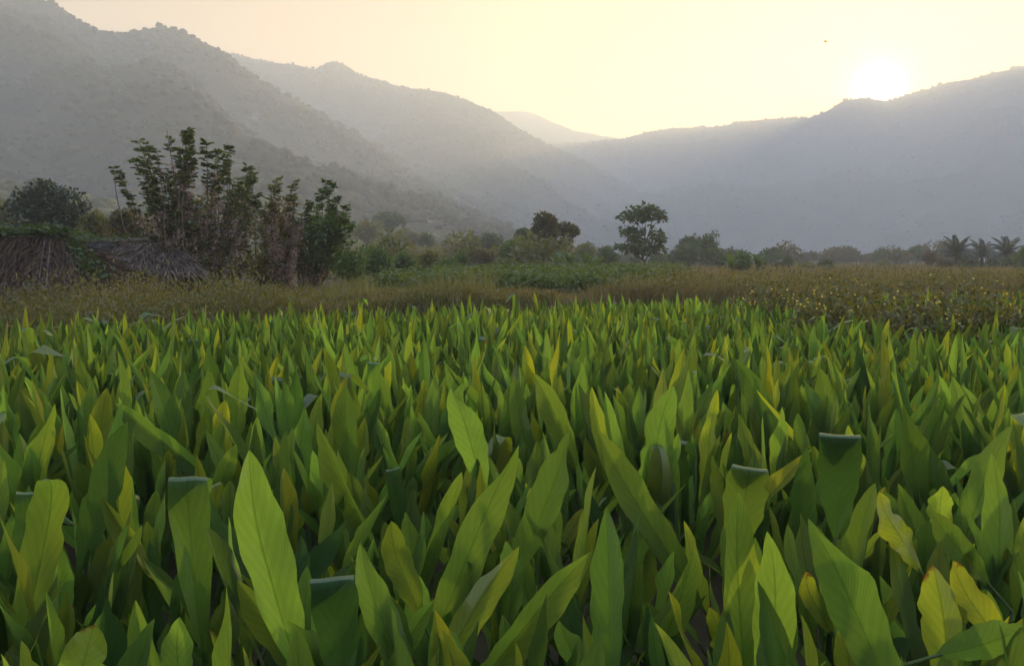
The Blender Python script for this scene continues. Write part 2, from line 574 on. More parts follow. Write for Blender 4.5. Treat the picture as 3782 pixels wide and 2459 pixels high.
G_FAR = make_hill('hill', T_FAR, 1500, 1900, mh2, 'farthest pale ridge seen in the gap of the valley', 1.4, 0.05, 400, na=160, nt_=30)
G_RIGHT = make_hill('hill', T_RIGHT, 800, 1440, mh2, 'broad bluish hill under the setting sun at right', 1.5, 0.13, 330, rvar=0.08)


def ico(sub, seed, amp, freq):
    import bmesh
    bm = bmesh.new()
    bmesh.ops.create_icosphere(bm, subdivisions=sub, radius=1.0)
    bm.verts.ensure_lookup_table()
    V = []
    for v in bm.verts:
        p = v.co
        k = 1 + amp * noise.noise(p * freq + Vector((seed * 9.1, seed * 3.7, 0))) + amp * 0.5 * noise.noise(p * freq * 2.3 + Vector((0, seed * 5.3, seed)))
        V.append(tuple(p * k))
    F_ = [[v.index for v in f.verts] for f in bm.faces]
    bm.free()
    V = np.array(V); V[:, 2] = V[:, 2] * 0.8 + 0.55
    return V, np.array(F_)


def forest(name, G, n, smin, smax, sub, mat, label, tpow=0.7, gate=0.0, tmin=0.0, tmax=1.0, nsc=60.0, crest=0):
    protos = [ico(sub, s, 0.75 if sub > 1 else 0.4, 1.5) for s in range(6)]
    nt_, na = G.shape[:2]
    mb = MB()
    k = 0
    groups = {i: [] for i in range(6)}
    tries = 0
    while k < n and tries < n * 6:
        tries += 1
        on_crest = k < crest
        t = random.uniform(0.99, 1.0) if on_crest else tmin + (tmax - tmin) * random.random() ** tpow
        fi = t * (nt_ - 1.001); fj = random.random() * (na - 1.001)
        i, j = int(fi), int(fj)
        p = G[i, j] * (1 - (fi - i)) + G[i + 1, j] * (fi - i)
        p = p * (1 - (fj - j)) + (G[i, j + 1] * (1 - (fi - i)) + G[i + 1, j + 1] * (fi - i)) * (fj - j)
        if not on_crest and fbm(p[0] / nsc, p[1] / nsc, p[2] / nsc, 3) < gate + random.uniform(-0.35, 0.25):
            continue
        s = smin + (smax - smin) * random.random() ** 2.2
        groups[random.randrange(6)].append((p[0], p[1], p[2], s, s * random.uniform(0.7, 1.15), random.uniform(0, 6.28), random.random()))
        k += 1
    for g, lst in groups.items():
        if not lst: continue
        a = np.array(lst); V, F_ = protos[g]
        c, s = np.cos(a[:, 5]), np.sin(a[:, 5])
        X = (V[None, :, 0] * c[:, None] - V[None, :, 1] * s[:, None]) * a[:, 3:4] + a[:, 0:1]
        Y = (V[None, :, 0] * s[:, None] + V[None, :, 1] * c[:, None]) * a[:, 3:4] + a[:, 1:2]
        Z = V[None, :, 2] * a[:, 4:5] + a[:, 2:3]
        W = np.stack([X, Y, Z], -1).reshape(-1, 3)
        FF = (F_[None] + (np.arange(len(a)) * len(V))[:, None, None]).reshape(-1, 3)
        t = np.zeros((len(a), len(V), 4)); t[:, :, 0] = a[:, 6:7]; t[:, :, 3] = 1
        mb.add(W, FF, t.reshape(-1, 4))
    o = mb.build(name, mat)
    tag(o, label, 'woodland', kind='stuff')


def bush_mat(name, c1, c2, scale):
    m = rough_mat(name, c1, c2, scale, 0.95, 1.0, 5.0, tint=True)
    return m


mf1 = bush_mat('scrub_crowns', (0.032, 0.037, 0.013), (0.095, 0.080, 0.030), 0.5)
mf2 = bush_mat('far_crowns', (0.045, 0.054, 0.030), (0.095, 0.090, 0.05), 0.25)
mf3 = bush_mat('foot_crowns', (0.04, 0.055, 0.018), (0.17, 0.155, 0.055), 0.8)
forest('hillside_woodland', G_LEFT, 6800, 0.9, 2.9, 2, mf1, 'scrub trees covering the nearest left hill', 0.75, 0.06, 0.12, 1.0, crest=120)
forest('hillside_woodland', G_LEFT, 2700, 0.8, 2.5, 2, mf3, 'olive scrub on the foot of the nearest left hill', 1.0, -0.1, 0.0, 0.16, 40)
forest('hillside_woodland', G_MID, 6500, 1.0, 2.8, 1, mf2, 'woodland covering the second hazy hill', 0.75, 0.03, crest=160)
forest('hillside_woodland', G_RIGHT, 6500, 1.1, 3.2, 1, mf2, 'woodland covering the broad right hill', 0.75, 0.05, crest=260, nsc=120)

# ------------------------------------------------------------------ haze over the valley
def make_haze():
    mb = MB()
    x, y0, y1, z0, z1 = 5600, -5400, 5600, -1.3, 366
    V = [(-x, y0, z0), (x, y0, z0), (x, y1, z0), (-x, y1, z0), (-x, y0, z1), (x, y0, z1), (x, y1, z1), (-x, y1, z1)]
    mb.add(V, [(0, 3, 2, 1), (4, 5, 6, 7), (0, 1, 5, 4), (1, 2, 6, 5), (2, 3, 7, 6), (3, 0, 4, 7)])
    m, nt, nd, lk, out = nodes('haze_air')
    pv = nd.new('ShaderNodeVolumePrincipled')
    pv.inputs['Color'].default_value = (0.90, 0.95, 1.0, 1)
    pv.inputs['Density'].default_value = HAZE_DENSITY
    pv.inputs['Anisotropy'].default_value = 0.31
    lk.new(pv.outputs[0], out.inputs['Volume'])
    o = mb.build('haze', m, smooth=False)
    tag(o, 'pale evening haze filling the valley air', 'haze', kind='stuff')


HAZE_DENSITY = 0.00100
make_haze()

# ------------------------------------------------------------------ turmeric leaves
S_TAB = [0, .06, .15, .28, .42, .60, .74, .85, .92, .97, 1.0]
W_TAB = [.05, .13, .40, .74, .93, 1.0, .94, .72, .46, .22, .02]


def leaf_mesh(name, seed, hi=True, fold=20, bend=15, flop=None, flop_deg=140, twist=0, wave=0.03, roll=0.0, torn=0, skew=0.0, blunt=0.0, sag=0.0, cut=0.0):
    """blade 1 long and 0.26 wide; base at the origin, tip (or the crease of a folded-over top) on +y, upper face +z"""
    rg = random.Random(seed)
    ns, nu = (26, 5) if hi else (8, 1)
    S = np.linspace(0, 1, ns + 1)
    if flop and not hi:
        S = np.sort(np.concatenate([S, [flop]]))
    if flop and hi:
        S = np.sort(np.concatenate([S, [flop - 0.05, flop - 0.025, flop - .008, flop + 0.012, flop + 0.03, flop + .05]]))
    notch = [(rg.uniform(0.35, 0.92), rg.choice((-1, 1)), rg.uniform(0.06, 0.3)) for _ in range(torn)]
    ph = rg.uniform(0, 6.28); ph2 = rg.uniform(0, 6.28); fr = rg.uniform(9, 15)
    pos = np.zeros(2); prev = 0.0
    C, TH = [], []
    for i, s in enumerate(S):
        th = R(bend) * s ** 1.6 - R(bend) * 0.35 + R(3) * math.sin(5 * s + ph)
        if flop:
            th += R(flop_deg) * smooth01((s - flop + 0.06) / 0.12) + R(25) * max(0, s - flop)
        if sag:
            th += R(sag) * smooth01((s - 0.55) / 0.45)
        if i:
            pos = pos + (s - prev) * np.array([math.cos((th + TH[-1]) / 2), math.sin((th + TH[-1]) / 2)])
        prev = s
        C.append(pos.copy()); TH.append(th)
    C = np.array(C)
    V, UV = [], []
    for i, s in enumerate(S):
        w = 0.13 * float(np.interp(s, S_TAB, W_TAB))
        if blunt and s > 0.8:
            w = max(w, 0.13 * blunt * (1 - s) ** 0.35 * 1.8)
        th = TH[i]
        y, z = C[i]
        tv = np.array([0, math.cos(th), math.sin(th)]); nv = np.array([0, -math.sin(th), math.cos(th)])
        tw = R(twist) * s
        xv = np.array([1.0, 0, 0])
        lat = xv * math.cos(tw) + nv * math.sin(tw); nn = -xv * math.sin(tw) + nv * math.cos(tw)
        mid = np.array([skew * 0.13 * max(0, (s - 0.6) / 0.4) ** 2, y, z])
        fa = R(fold) * (1 - 0.45 * s)
        if flop:
            fa *= max(0.1, 1 - 1.2 * math.exp(-((s - flop) / 0.18) ** 2))
        for k in range(-nu, nu + 1):
            u = k / nu
            side = 1 if u > 0 else -1
            ww = w
            for (ns_, sd, dp) in notch:
                if sd == side and 0 < s - ns_ < 0.09:
                    ww *= 1 - dp * (1 - (s - ns_) / 0.09) * abs(u)
            if cut * side > 0:
                ww *= 1 - abs(cut) * smooth01((s - 0.70) / 0.22)
            ww *= 1 + 0.05 * math.sin(31 * s + ph2 * side) * abs(u) if hi else 1
            a = abs(u) * ww
            curl = roll * abs(u) ** 2 * (1.3 if side > 0 else 0.6) * math.sin(math.pi * min(1, s * 1.05))
            ang = fa + curl
            p = mid + lat * (side * a * math.cos(ang) if u else 0) + nn * (a * math.sin(ang))
            p = p + nn * (wave * 0.6 * abs(u) ** 2 * math.sin(fr * s + ph + (1.7 if side > 0 else 0)) * (w / 0.13))
            V.append(p); UV.append((u * 0.5 + 0.5, s))
    V = np.array(V)
    # put the tip (or crease) on +y at distance 1
    q = np.array([np.interp(flop, S, C[:, 0]), np.interp(flop, S, C[:, 1])]) if flop else C[-1]
    an = math.atan2(q[1], q[0]); L = np.linalg.norm(q)
    c, s_ = math.cos(-an), math.sin(-an)
    Y = (V[:, 1] * c - V[:, 2] * s_) / L; Z = (V[:, 1] * s_ + V[:, 2] * c) / L
    V[:, 1], V[:, 2] = Y, Z
    n1 = 2 * nu + 1
    F_ = []
    for i in range(len(S) - 1):
        for k in range(n1 - 1):
            a = i * n1 + k
            F_.append((a, a + 1, a + n1 + 1, a + n1))
    return V, np.array(F_), np.array(UV)


SPECS = {}
def spec(kind, n, **kw):
    for i in range(n):
        d = {}
        for k, v in kw.items():
            d[k] = random.uniform(*v) if isinstance(v, tuple) else v
        if 'torn' in d: d['torn'] = int(d['torn'])
        SPECS.setdefault(kind, []).append(d)


spec('plain', 10, fold=(14, 34), bend=(-6, 26), twist=(-25, 25), wave=(.02, .05), skew=(-.6, .6), torn=(0, 3), cut=(-.8, .8))
spec('vee', 5, fold=(38, 66), bend=(0, 22), twist=(-30, 30), wave=(.01, .04), skew=(-.4, .4), torn=(0, 2), cut=(-.7, .7))
spec('flop', 5, fold=(14, 24), bend=(0, 12), flop=(.60, .80), flop_deg=(105, 160), wave=(.01, .04), torn=(0, 2))
spec('droop', 4, fold=(16, 34), bend=(10, 24), sag=(70, 130), twist=(-30, 30), wave=(.02, .06), torn=(0, 3))
spec('roll', 4, fold=(12, 22), bend=(0, 20), roll=(.9, 1.7), twist=(-25, 25), wave=(.02, .05))
spec('torn', 4, fold=(8, 24), bend=(0, 20), wave=(.04, .09), torn=(4, 7), blunt=(.2, .6), skew=(-.6, .6))
LEAF, LEAF_LO = {}, {}
sd = 100
for kind, lst in SPECS.items():
    for d in lst:
        sd += 1
        V, F_, UV = leaf_mesh('leaf', sd, True, **d)
        mb = MB(); mb.add(V, F_)
        LEAF.setdefault(kind, []).append(mb.mesh('leaf', M_LEAF, True, UV))
        LEAF_LO.setdefault(kind, []).append(leaf_mesh('leaf', sd, False, **d))


def leaf_tone(yel=None, dry=None, lig=None):
    y = random.random()
    if yel is None: yel = random.uniform(0.7, 1.0) if y < 0.065 else (random.uniform(.3, .65) if y < 0.28 else random.uniform(0, .25))
    if dry is None: dry = random.uniform(.5, .9) if random.random() < 0.06 else random.uniform(0, .25)
    if lig is None: lig = random.random() ** 1.2
    return (yel, dry, lig, 1.0)


def pick_kind(near=False):
    if near:        # close by, the folded-over blades are only those the photograph shows
        return random.choices(['plain', 'vee', 'roll', 'torn'], [50, 32, 9, 9])[0]
    return random.choices(['plain', 'vee', 'flop', 'droop', 'roll', 'torn'], [48, 32, 2, 1, 9, 8])[0]


def leaf_matrix(B, T, facing, wid):
    """blade from B to T, its upper face turned towards 'facing', wid metres wide"""
    y = T - B; L = y.length; y = y / L
    n = facing - y * facing.dot(y)
    n = n.normalized() if n.length > 1e-4 else y.orthogonal().normalized()
    x = y.cross(n)
    sx = wid / 0.26
    m = Matrix(((x.x * sx, y.x * L, n.x * (sx + L) / 2, B.x),
                (x.y * sx, y.y * L, n.y * (sx + L) / 2, B.y),
                (x.z * sx, y.z * L, n.z * (sx + L) / 2, B.z), (0, 0, 0, 1)))
    return m


def petiole(mb, root, B, T, r=0.008):
    d = (T - B).normalized()
    k = max(0.08, min(0.25, (B.z - root.z) * 0.5))
    pts = [root, root + Vector((0, 0, k * 0.8)), B - d * k * 0.5, B + d * 0.03]
    mb.tube(pts, [r * 1.9, r * 1.6, r, r * 0.6], 5)


# twelve plants of the field: leaves as (base, tip, facing, width, kind)
def plant_design(seed):
    rg = random.Random(seed)
    a0 = rg.uniform(0, math.pi)
    out = []
    nl = rg.choice((6, 7, 7, 8))
    for k in range(nl):
        az = a0 + (math.pi if k % 2 else 0) + rg.uniform(-.7, .7)
        lean = R(rg.choice((rg.uniform(2, 12), rg.uniform(4, 20), rg.uniform(14, 44)))) if k < nl - 2 else R(rg.uniform(25, 55))
        h = rg.uniform(.07, .26)
        B = Vector((math.cos(az) * .035, math.sin(az) * .035, h)) + Vector((math.cos(az), math.sin(az), 0)) * .1 * math.sin(lean)
        L = rg.uniform(.55, .98) if k < nl - 2 else rg.uniform(.36, .56)
        d = Vector((math.cos(az) * math.sin(lean), math.sin(az) * math.sin(lean), math.cos(lean)))
        T = B + d * L
        # the upper face looks to the stem and the sky
        f = Vector((-math.cos(az), -math.sin(az), .5)).normalized()
        f.rotate(Quaternion(d, rg.uniform(-.9, .9)))
        out.append((B, T, f, rg.uniform(.105, .155), None))
    return out


DESIGNS = [plant_design(500 + i) for i in range(12)]
M_ROOT = Vector((0, 0, -0.03))
STEM_MESH = []
for D in DESIGNS:
    mb = MB()
    mb.tube([M_ROOT, (0, 0, .12), (0, 0, .26)], [.022, .02, .012], 6)
    for (B, T, f, w, k) in D:
        petiole(mb, M_ROOT, B, T)
    STEM_MESH.append(mb.mesh('stem', M_STEM))

# ------------------------------------------------------------------ front plants, leaf by leaf from the photograph
def V1(x, y): return (x / 1.3346, 1300 + y / 1.3346)
def V2(x, y): return (1200 + x / 1.3346, 1300 + y / 1.3346)
def V3(x, y): return (2400 + x / 1.335, 1300 + y / 1.335)


# view, tip, base, width (pixels of that view), kind, (yellow, dry, light), label, extra lean towards the viewer
HEROES = [
 (V1, (255, 250), (60, 1010), 140, 'plain', (.35, .2, .6), 'tall turmeric plant with a pale green blade at the left edge'),
 (V1, (208, 632), (70, 1560), 205, 'droop', (.30, .5, .5), 'turmeric plant at left whose blade tip flops over to the right'),
 (V1, (5, 1150), (20, 1640), 150, 'plain', (.15, .1, .6), 'turmeric plant cut by the lower left corner of the view'),
 (V1, (610, 335), (430, 950), 175, 'plain', (.05, .1, .15), 'turmeric plant with one dark broad blade leaning right, at left'),
 (V1, (470, 1345), (360, 1700), 235, 'torn', (.35, .9, .6), 'turmeric plant with an olive brown-flecked blade at the lower left'),
 (V1, (925, 632), (985, 1330), 205, 'flop', (.10, .1, .4), 'turmeric plant with a flat folded-over top, left of centre'),
 (V1, (1168, 498), (1425, 1390), 275, 'plain', (.15, .1, .9), 'turmeric plant with a very broad light green blade, left of centre'),
 (V1, (490, 720), (850, 1260), 120, 'vee', (.55, .7, .5), 'turmeric plant with a narrow yellow-edged blade leaning left'),
 (V1, (560, 260), (960, 570), 115, 'vee', (.12, .1, .5), 'turmeric plant with a long blade slanting down to the right, at left'),
 (V1, (1022, 862), (1210, 1330), 170, 'roll', (.15, .2, .2), 'turmeric plant with a dark rolled blade beside the very broad light blade'),
 (V1, (1158, 1130), (1500, 1580), 150, 'vee', (.45, .2, .5), 'turmeric plant with a bright-edged blade slanting right at the bottom'),
 (V1, (850, 1308), (890, 1700), 175, 'torn', (.15, .1, 1.), 'low turmeric plant with a pale blunt blade at the bottom, at left'),
 (V1, (758, 90), (885, 500), 125, 'plain', (.05, .1, .3), 'dark upright turmeric plant behind the slanting blades at left'),
 (V1, (1080, 240), (1110, 520), 100, 'torn', (.95, .3, .8), 'turmeric plant with a short yellow blade standing out at left'),
 (V1, (850, 480), (800, 720), 90, 'torn', (.85, 1., .7), 'turmeric plant with a yellow brown-tipped blade above the flat folded top'),
 (V1, (1180, 50), (1160, 400), 110, 'plain', (.25, .1, .6), 'upright turmeric plant with a narrow pointed blade, middle distance at left'),
 (V1, (1030, 90), (1035, 400), 120, 'plain', (.15, .1, .3), 'dark round-topped turmeric plant in the middle distance at left'),
 (V1, (1640, 1130), (1690, 1640), 240, 'flop', (.0, .0, .1), 'turmeric plant with a bluish dark folded blade at the bottom'),
 (V1, (1545, 355), (1980, 1290), 150, 'vee', (.18, .4, .35), 'turmeric plant with the longest dark blade slanting down to the right'),
 (V2, (130, 960), (400, 1600), 185, 'plain', (.12, .3, .6), 'turmeric plant with a blunt pale blade leaning left at the bottom'),
 (V2, (302, 1205), (100, 1600), 105, 'vee', (.25, .1, .8), 'turmeric plant with a narrow blade leaning right at the bottom'),
 (V2, (532, 1212), (270, 1640), 130, 'vee', (.20, .1, .9), 'turmeric plant with a pale curved blade ending at the bottom edge, centre'),
 (V2, (930, 448), (550, 1390), 200, 'plain', (.20, .1, .55), 'turmeric plant with the tallest broad blade leaning right, near centre'),
 (V2, (675, 590), (470, 1220), 140, 'roll', (.28, .1, .6), 'turmeric plant with a rolled blade just left of the tallest broad blade'),
 (V2, (935, 940), (600, 1520), 175, 'plain', (.45, .6, .5), 'turmeric plant with a yellow-rimmed curved blade near the bottom centre'),
 (V2, (1302, 970), (790, 1600), 195, 'vee', (.25, .1, .5), 'turmeric plant with a long blade sloping low to the right, bottom centre'),
 (V2, (1400, 768), (1405, 1580), 215, 'plain', (.02, .0, .45), 'turmeric plant with a smooth upright dark blade, right of bottom centre'),
 (V2, (1225, 400), (975, 1000), 195, 'plain', (.12, .1, .4), 'turmeric plant with a broad blade leaning right behind the upright dark blade'),
 (V2, (1328, 395), (1750, 1080), 180, 'plain', (.25, .1, .45), 'turmeric plant with a broad blade slanting down right, right of centre'),
 (V2, (1172, 308), (1410, 780), 72, 'vee', (.02, .2, .2), 'turmeric plant with a thin dark rolled blade slanting right, near centre'),
 (V2, (1680, 165), (1600, 720), 185, 'torn', (.12, .1, .75), 'turmeric plant with the tall pale blunt blade rising right of centre'),
 (V2, (1040, 92), (1210, 500), 115, 'vee', (.30, .1, .5), 'turmeric plant with a bright-edged blade leaning left, centre middle distance'),
 (V2, (732, 380), (390, 720), 105, 'vee', (.05, .1, .2), 'turmeric plant with a dark blade sloping up to the right, near centre'),
 (V2, (912, 118), (1010, 560), 105, 'plain', (.15, .5, .4), 'turmeric plant with a dark upright blade, centre middle distance'),
 (V2, (335, 580), (395, 930), 92, 'flop', (.02, .0, .3), 'turmeric plant with a small flat folded top, left of centre'),
 (V2, (1135, 1330), (1300, 1620), 125, 'vee', (.15, .4, .7), 'low turmeric plant with a thin pale blade at the bottom centre'),
 (V2, (640, 170), (760, 580), 165, 'plain', (.10, .1, .9), 'turmeric plant with a pale broad blade, centre middle distance'),
 (V2, (85, 165), (120, 580), 135, 'plain', (.10, .1, .3), 'turmeric plant with a round-topped dark blade left of the centre'),
 (V2, (290, 850), (440, 1220), 160, 'torn', (.40, .1, .25), 'turmeric plant with a ragged olive blade low between taller ones'),
 (V2, (950, 520), (930, 760), 85, 'vee', (.30, .1, 1.), 'turmeric plant with a small bright blade right of the tallest broad blade'),
 (V2, (750, 510), (690, 800), 100, 'plain', (.55, 1., .6), 'turmeric plant with a brown shrivelled tip left of the tallest broad blade'),
 (V3, (490, 575), (440, 920), 220, 'flop', (.22, .1, .3), 'turmeric plant with a wide folded-over top, right of centre'),
 (V3, (410, 695), (460, 1480), 215, 'plain', (.42, .1, .9), 'turmeric plant with a glowing yellow-green blade at the lower right'),
 (V3, (640, 890), (600, 1620), 230, 'plain', (.22, .1, .8), 'turmeric plant with a light green blade right of the glowing blade'),
 (V3, (760, 468), (765, 1420), 130, 'vee', (.05, .1, .2), 'turmeric plant with a tall narrow dark blade at right'),
 (V3, (820, 800), (1200, 1660), 285, 'plain', (.10, .3, .5), 'turmeric plant with the largest blade slanting right at the lower right'),
 (V3, (940, 415), (920, 820), 215, 'flop', (.02, .0, .1), 'turmeric plant with a dark square folded top at right'),
 (V3, (808, 460), (900, 900), 95, 'roll', (.45, .3, .6), 'turmeric plant with a pale rolled blade left of the dark square top'),
 (V3, (952, 535), (940, 960), 115, 'vee', (.12, .0, .6), 'turmeric plant with a narrow green blade in front of the dark square top'),
 (V3, (1085, 640), (960, 1170), 155, 'plain', (.20, .4, .4), 'turmeric plant with a pointed blade leaning right, below the dark square top'),
 (V3, (1270, 240), (1355, 800), 155, 'plain', (.12, .1, .15), 'turmeric plant with a dark tall blade, right middle distance'),
 (V3, (1742, 350), (1520, 1020), 155, 'plain', (.15, .1, .6), 'turmeric plant with a long blade leaning right near the right edge'),
 (V3, (1740, 500), (1685, 1400), 170, 'plain', (.15, .1, .65), 'tall turmeric plant with an upright blade near the right edge'),
 (V3, (1410, 1045), (1470, 1600), 190, 'vee', (.60, .9, .8), 'turmeric plant with an olive blade and brown tip at the lower right corner'),
 (V3, (1470, 1050), (1710, 1410), 185, 'torn', (.85, .9, .8), 'turmeric plant with a broad yellowing blade at the lower right'),
 (V3, (1212, 650), (1405, 1100), 115, 'vee', (.20, .4, .4), 'turmeric plant with a slim blade leaning left, right of the dark square top'),
 (V3, (1375, 792), (1610, 1070), 145, 'plain', (.20, .1, .3), 'turmeric plant with a dark blade sagging left at right'),
 (V3, (1105, 712), (1285, 1000), 155, 'torn', (.70, .1, .8), 'turmeric plant with a bright yellow wavy blade at right'),
 (V3, (1850, 1368), (1500, 1470), 200, 'plain', (.10, .0, .6), 'turmeric plant with a blade lying almost flat at the lower right'),
 (V3, (452, 22), (615, 450), 125, 'plain', (.10, .1, .3), 'turmeric plant with a dark blade slanting right, right middle distance'),
 (V3, (235, 970), (50, 1500), 125, 'vee', (.30, .1, .6), 'turmeric plant with a slim blade leaning right, left of the glowing blade'),
 (V3, (825, 80), (925, 440), 115, 'plain', (.22, .1, .4), 'turmeric plant with a bright-edged blade behind the dark square top'),
 (V3, (742, 1095), (870, 1330), 120, 'torn', (.85, 1., .7), 'turmeric plant with a torn yellow blade and rust-brown tip at right'),
 (V3, (318, 1245), (390, 1600), 125, 'torn', (.75, 1., .5), 'low yellow turmeric plant with a brown edge at the bottom right'),
 (V3, (1440, 660), (1420, 900), 130, 'torn', (.45, .2, .9), 'turmeric plant with a bright torn blade, right of the bright yellow wavy blade'),
 (V3, (1400, 460), (1400, 740), 80, 'torn', (.80, .5, .8), 'turmeric plant with a slim yellow blade, right middle distance'),
 (V3, (1840, 790), (1830, 1330), 130, 'plain', (.40, .2, .9), 'turmeric plant with a light blade cut by the right edge'),
]
G_FIELD = 'turmeric plants of the field'
hero_xy, hero_seg = [], []
for i, (vw, tip, base, w, kind, tone, label) in enumerate(HEROES):
    tx, ty = vw(*tip); bx, by = vw(*base)
    wpx = w / 1.335
    dw = F * 0.138 / wpx
    tan = -(ray(tx, ty).z / ray(tx, ty).y)
    dz = (EYE - 0.99) / tan
    Y = max(1.45, min(math.sqrt(dw * dz), 6.5))
    T = at(tx, ty, Y)
    B = at(bx, by, Y + random.uniform(-.03, .08))
    B = T + (B - T) * 1.33
    if B.z < 0.10:
        B = T + (B - T) * ((T.z - 0.10) / (T.z - B.z))
    x0, y0 = B.x + (B.x - T.x) * 0.12, B.y + 0.03
    root = empty('turmeric_plant', (x0, y0, 0))
    tag(root, label, 'plant', G_FIELD)
    ro = Vector((x0, y0, -0.03))
    mb = MB()
    lf = put('leaf', random.choice(LEAF[kind]), root)
    face = Vector((0, -1, 0.25)); face.rotate(Quaternion((0, 0, 1), random.uniform(-.35, .35)))
    if kind == 'flop': face = Vector((face.x, -face.y, face.z))   # the top folds away from the viewer
    elif random.random() < 0.25: face = -face
    wm = wpx / F * Y * (1.22 if kind == 'vee' else 0.98)
    m = leaf_matrix(B - Vector((x0, y0, 0)), T - Vector((x0, y0, 0)), face, wm)
    lf.matrix_local = m
    lf.color = (*tone, 1)
    off = Vector((x0, y0, 0))
    petiole(mb, ro - off, B - off, T - off)
    # the plant's lower leaves
    for (b, t, f, ww, k) in random.choice(DESIGNS)[2:]:
        q = Matrix.Rotation(random.uniform(0, 6.28), 3, 'Z')
        b, t, f = q @ b, q @ t, q @ f
        b = b * .8; t = b + (t - b) * random.uniform(.45, .66)
        g = put('leaf', random.choice(LEAF[pick_kind(True)]), root)
        g.matrix_local = leaf_matrix(b, t, f, ww * .9)
        g.color = leaf_tone()
        petiole(mb, Vector((0, 0, -.03)), b, t)
    mb.tube([(0, 0, -.03), (0, 0, .12), (0, 0, .22)], [.022, .02, .012], 6)
    mb.build('stem', M_STEM, root)
    hero_xy.append((x0, y0))
    hero_seg.append((tx, ty, bx, by, wpx, Y))

# ------------------------------------------------------------------ the rest of the crop
BUSHES = [(4.75, 11.9, 1.42, .8), (5.6, 11.3, 1.6, .9), (6.5, 11.7, 1.68, .95), (7.4, 11.2, 1.62, .9), (8.4, 11.8, 1.55, .9), (4.9, 15.2, 1.45, .8), (6.0, 14.6, 1.6, .9)]


def in_field(x, y):
    if y > field_edge(x) - 0.25: return False
    for bx, by, h, r in BUSHES:
        if (x - bx) ** 2 + ((y - by) * 1.3) ** 2 < (r * 0.9) ** 2: return False
    return True


spots = []
sp = 0.325
for iy in range(int(24 / sp)):
    y = 0.95 + iy * sp
    hw = 0.68 * y + 0.9
    for ix in range(int(-hw / sp), int(hw / sp) + 1):
        xx = (ix + (0.5 if iy % 2 else 0)) * sp + random.uniform(-.09, .09)
        yy = y + random.uniform(-.09, .09)
        if not in_field(xx, yy): continue
        if any((xx - hx) ** 2 + (yy - hy) ** 2 < 0.16 ** 2 for hx, hy in hero_xy): continue
        # nothing to see of a plant that is wholly under or beside the view
        if yy < 1.25 or abs(xx) > 0.655 * yy + 0.35: continue
        spots.append((math.hypot(xx, yy), xx, yy))
spots.sort()
N_SINGLE = 300 - len(HEROES)
for d, x, y in spots[:N_SINGLE]:
    k = random.randrange(12)
    root = empty('turmeric_plant', (x, y, 0), random.uniform(0, 6.28))
    # close to the viewer the plants between the big blades are lower
    s = random.uniform(.74, .92) if y < 2.6 else (random.uniform(.76, .98) if y < 4.2 else random.uniform(.80, 1.06))
    # and those in front of a big blade stay below most of it
    for (tx, ty, bx, by, wpx, Yh) in hero_seg:
        if y < Yh - 0.05:
            px = 1891 + F * x / y
            cy_ = ty + (by - ty) * 0.66
            cx_ = tx + (bx - tx) * 0.45
            if abs(px - cx_) < wpx * 0.5 + 0.16 * F / y:
                ztop = EYE + (ray(px, cy_).z / ray(px, cy_).y) * y
                s = max(0.46, min(s, ztop / 0.95))
    root.scale = (s, s, s)
    put('stem', STEM_MESH[k], root)
    yellowed = False
    for (B, T, f, w, kd) in DESIGNS[k]:
        lf = put('leaf', random.choice(LEAF[pick_kind(y < 3.2)]), root)
        lf.matrix_local = leaf_matrix(B, T, f, w)
        lf.color = leaf_tone()
        yellowed = yellowed or (lf.color[0] > .68 and (T - B).length > .5)
    side = ('at the far left', 'left of centre', 'in the centre', 'right of centre', 'at the far right')[max(0, min(4, int((x / (0.637 * y) + 1) * 2.5)))]
    row = 'in front rows' if y < 2.6 else ('in second rows' if y < 4.0 else 'in third rows')
    look = 'plain turmeric plant with a yellowed blade' if yellowed else 'plain all-green turmeric plant'
    tag(root, '%s %s, %s' % (look, row, side), 'plant', G_FIELD)

mb = MB(); UVS = []
far = spots[N_SINGLE:]
far += [(d, x + random.uniform(-.2, .2), y + random.uniform(-.2, .2)) for d, x, y in far if d > 7 and random.random() < .42]
for d, x, y in far:
    k = random.randrange(12)
    s = random.uniform(.78, 1.03)
    M = Matrix.Translation((x, y, 0)) @ Matrix.Rotation(random.uniform(0, 6.28), 4, 'Z') @ Matrix.Scale(s, 4)
    for li, (B, T, f, w, kd) in enumerate(DESIGNS[k]):
        if d > 9 and li >= len(DESIGNS[k]) - 2: continue
        V, F_, UV = random.choice(LEAF_LO[pick_kind()])
        mm = np.array(M @ leaf_matrix(B, T, f, w * (.82 if d > 8 else .95)))
        mb.add(V @ mm[:3, :3].T + mm[:3, 3], F_, leaf_tone())
        UVS.append(UV)
crop = mb.build('turmeric_crop', M_LEAF_FAR, uv=np.concatenate(UVS))
tag(crop, 'dense mass of turmeric leaves filling the field beyond the nearer plants', 'crop', kind='stuff')
print('spots', len(spots), 'tris', sum(len(f) for f in mb.f) * 2)

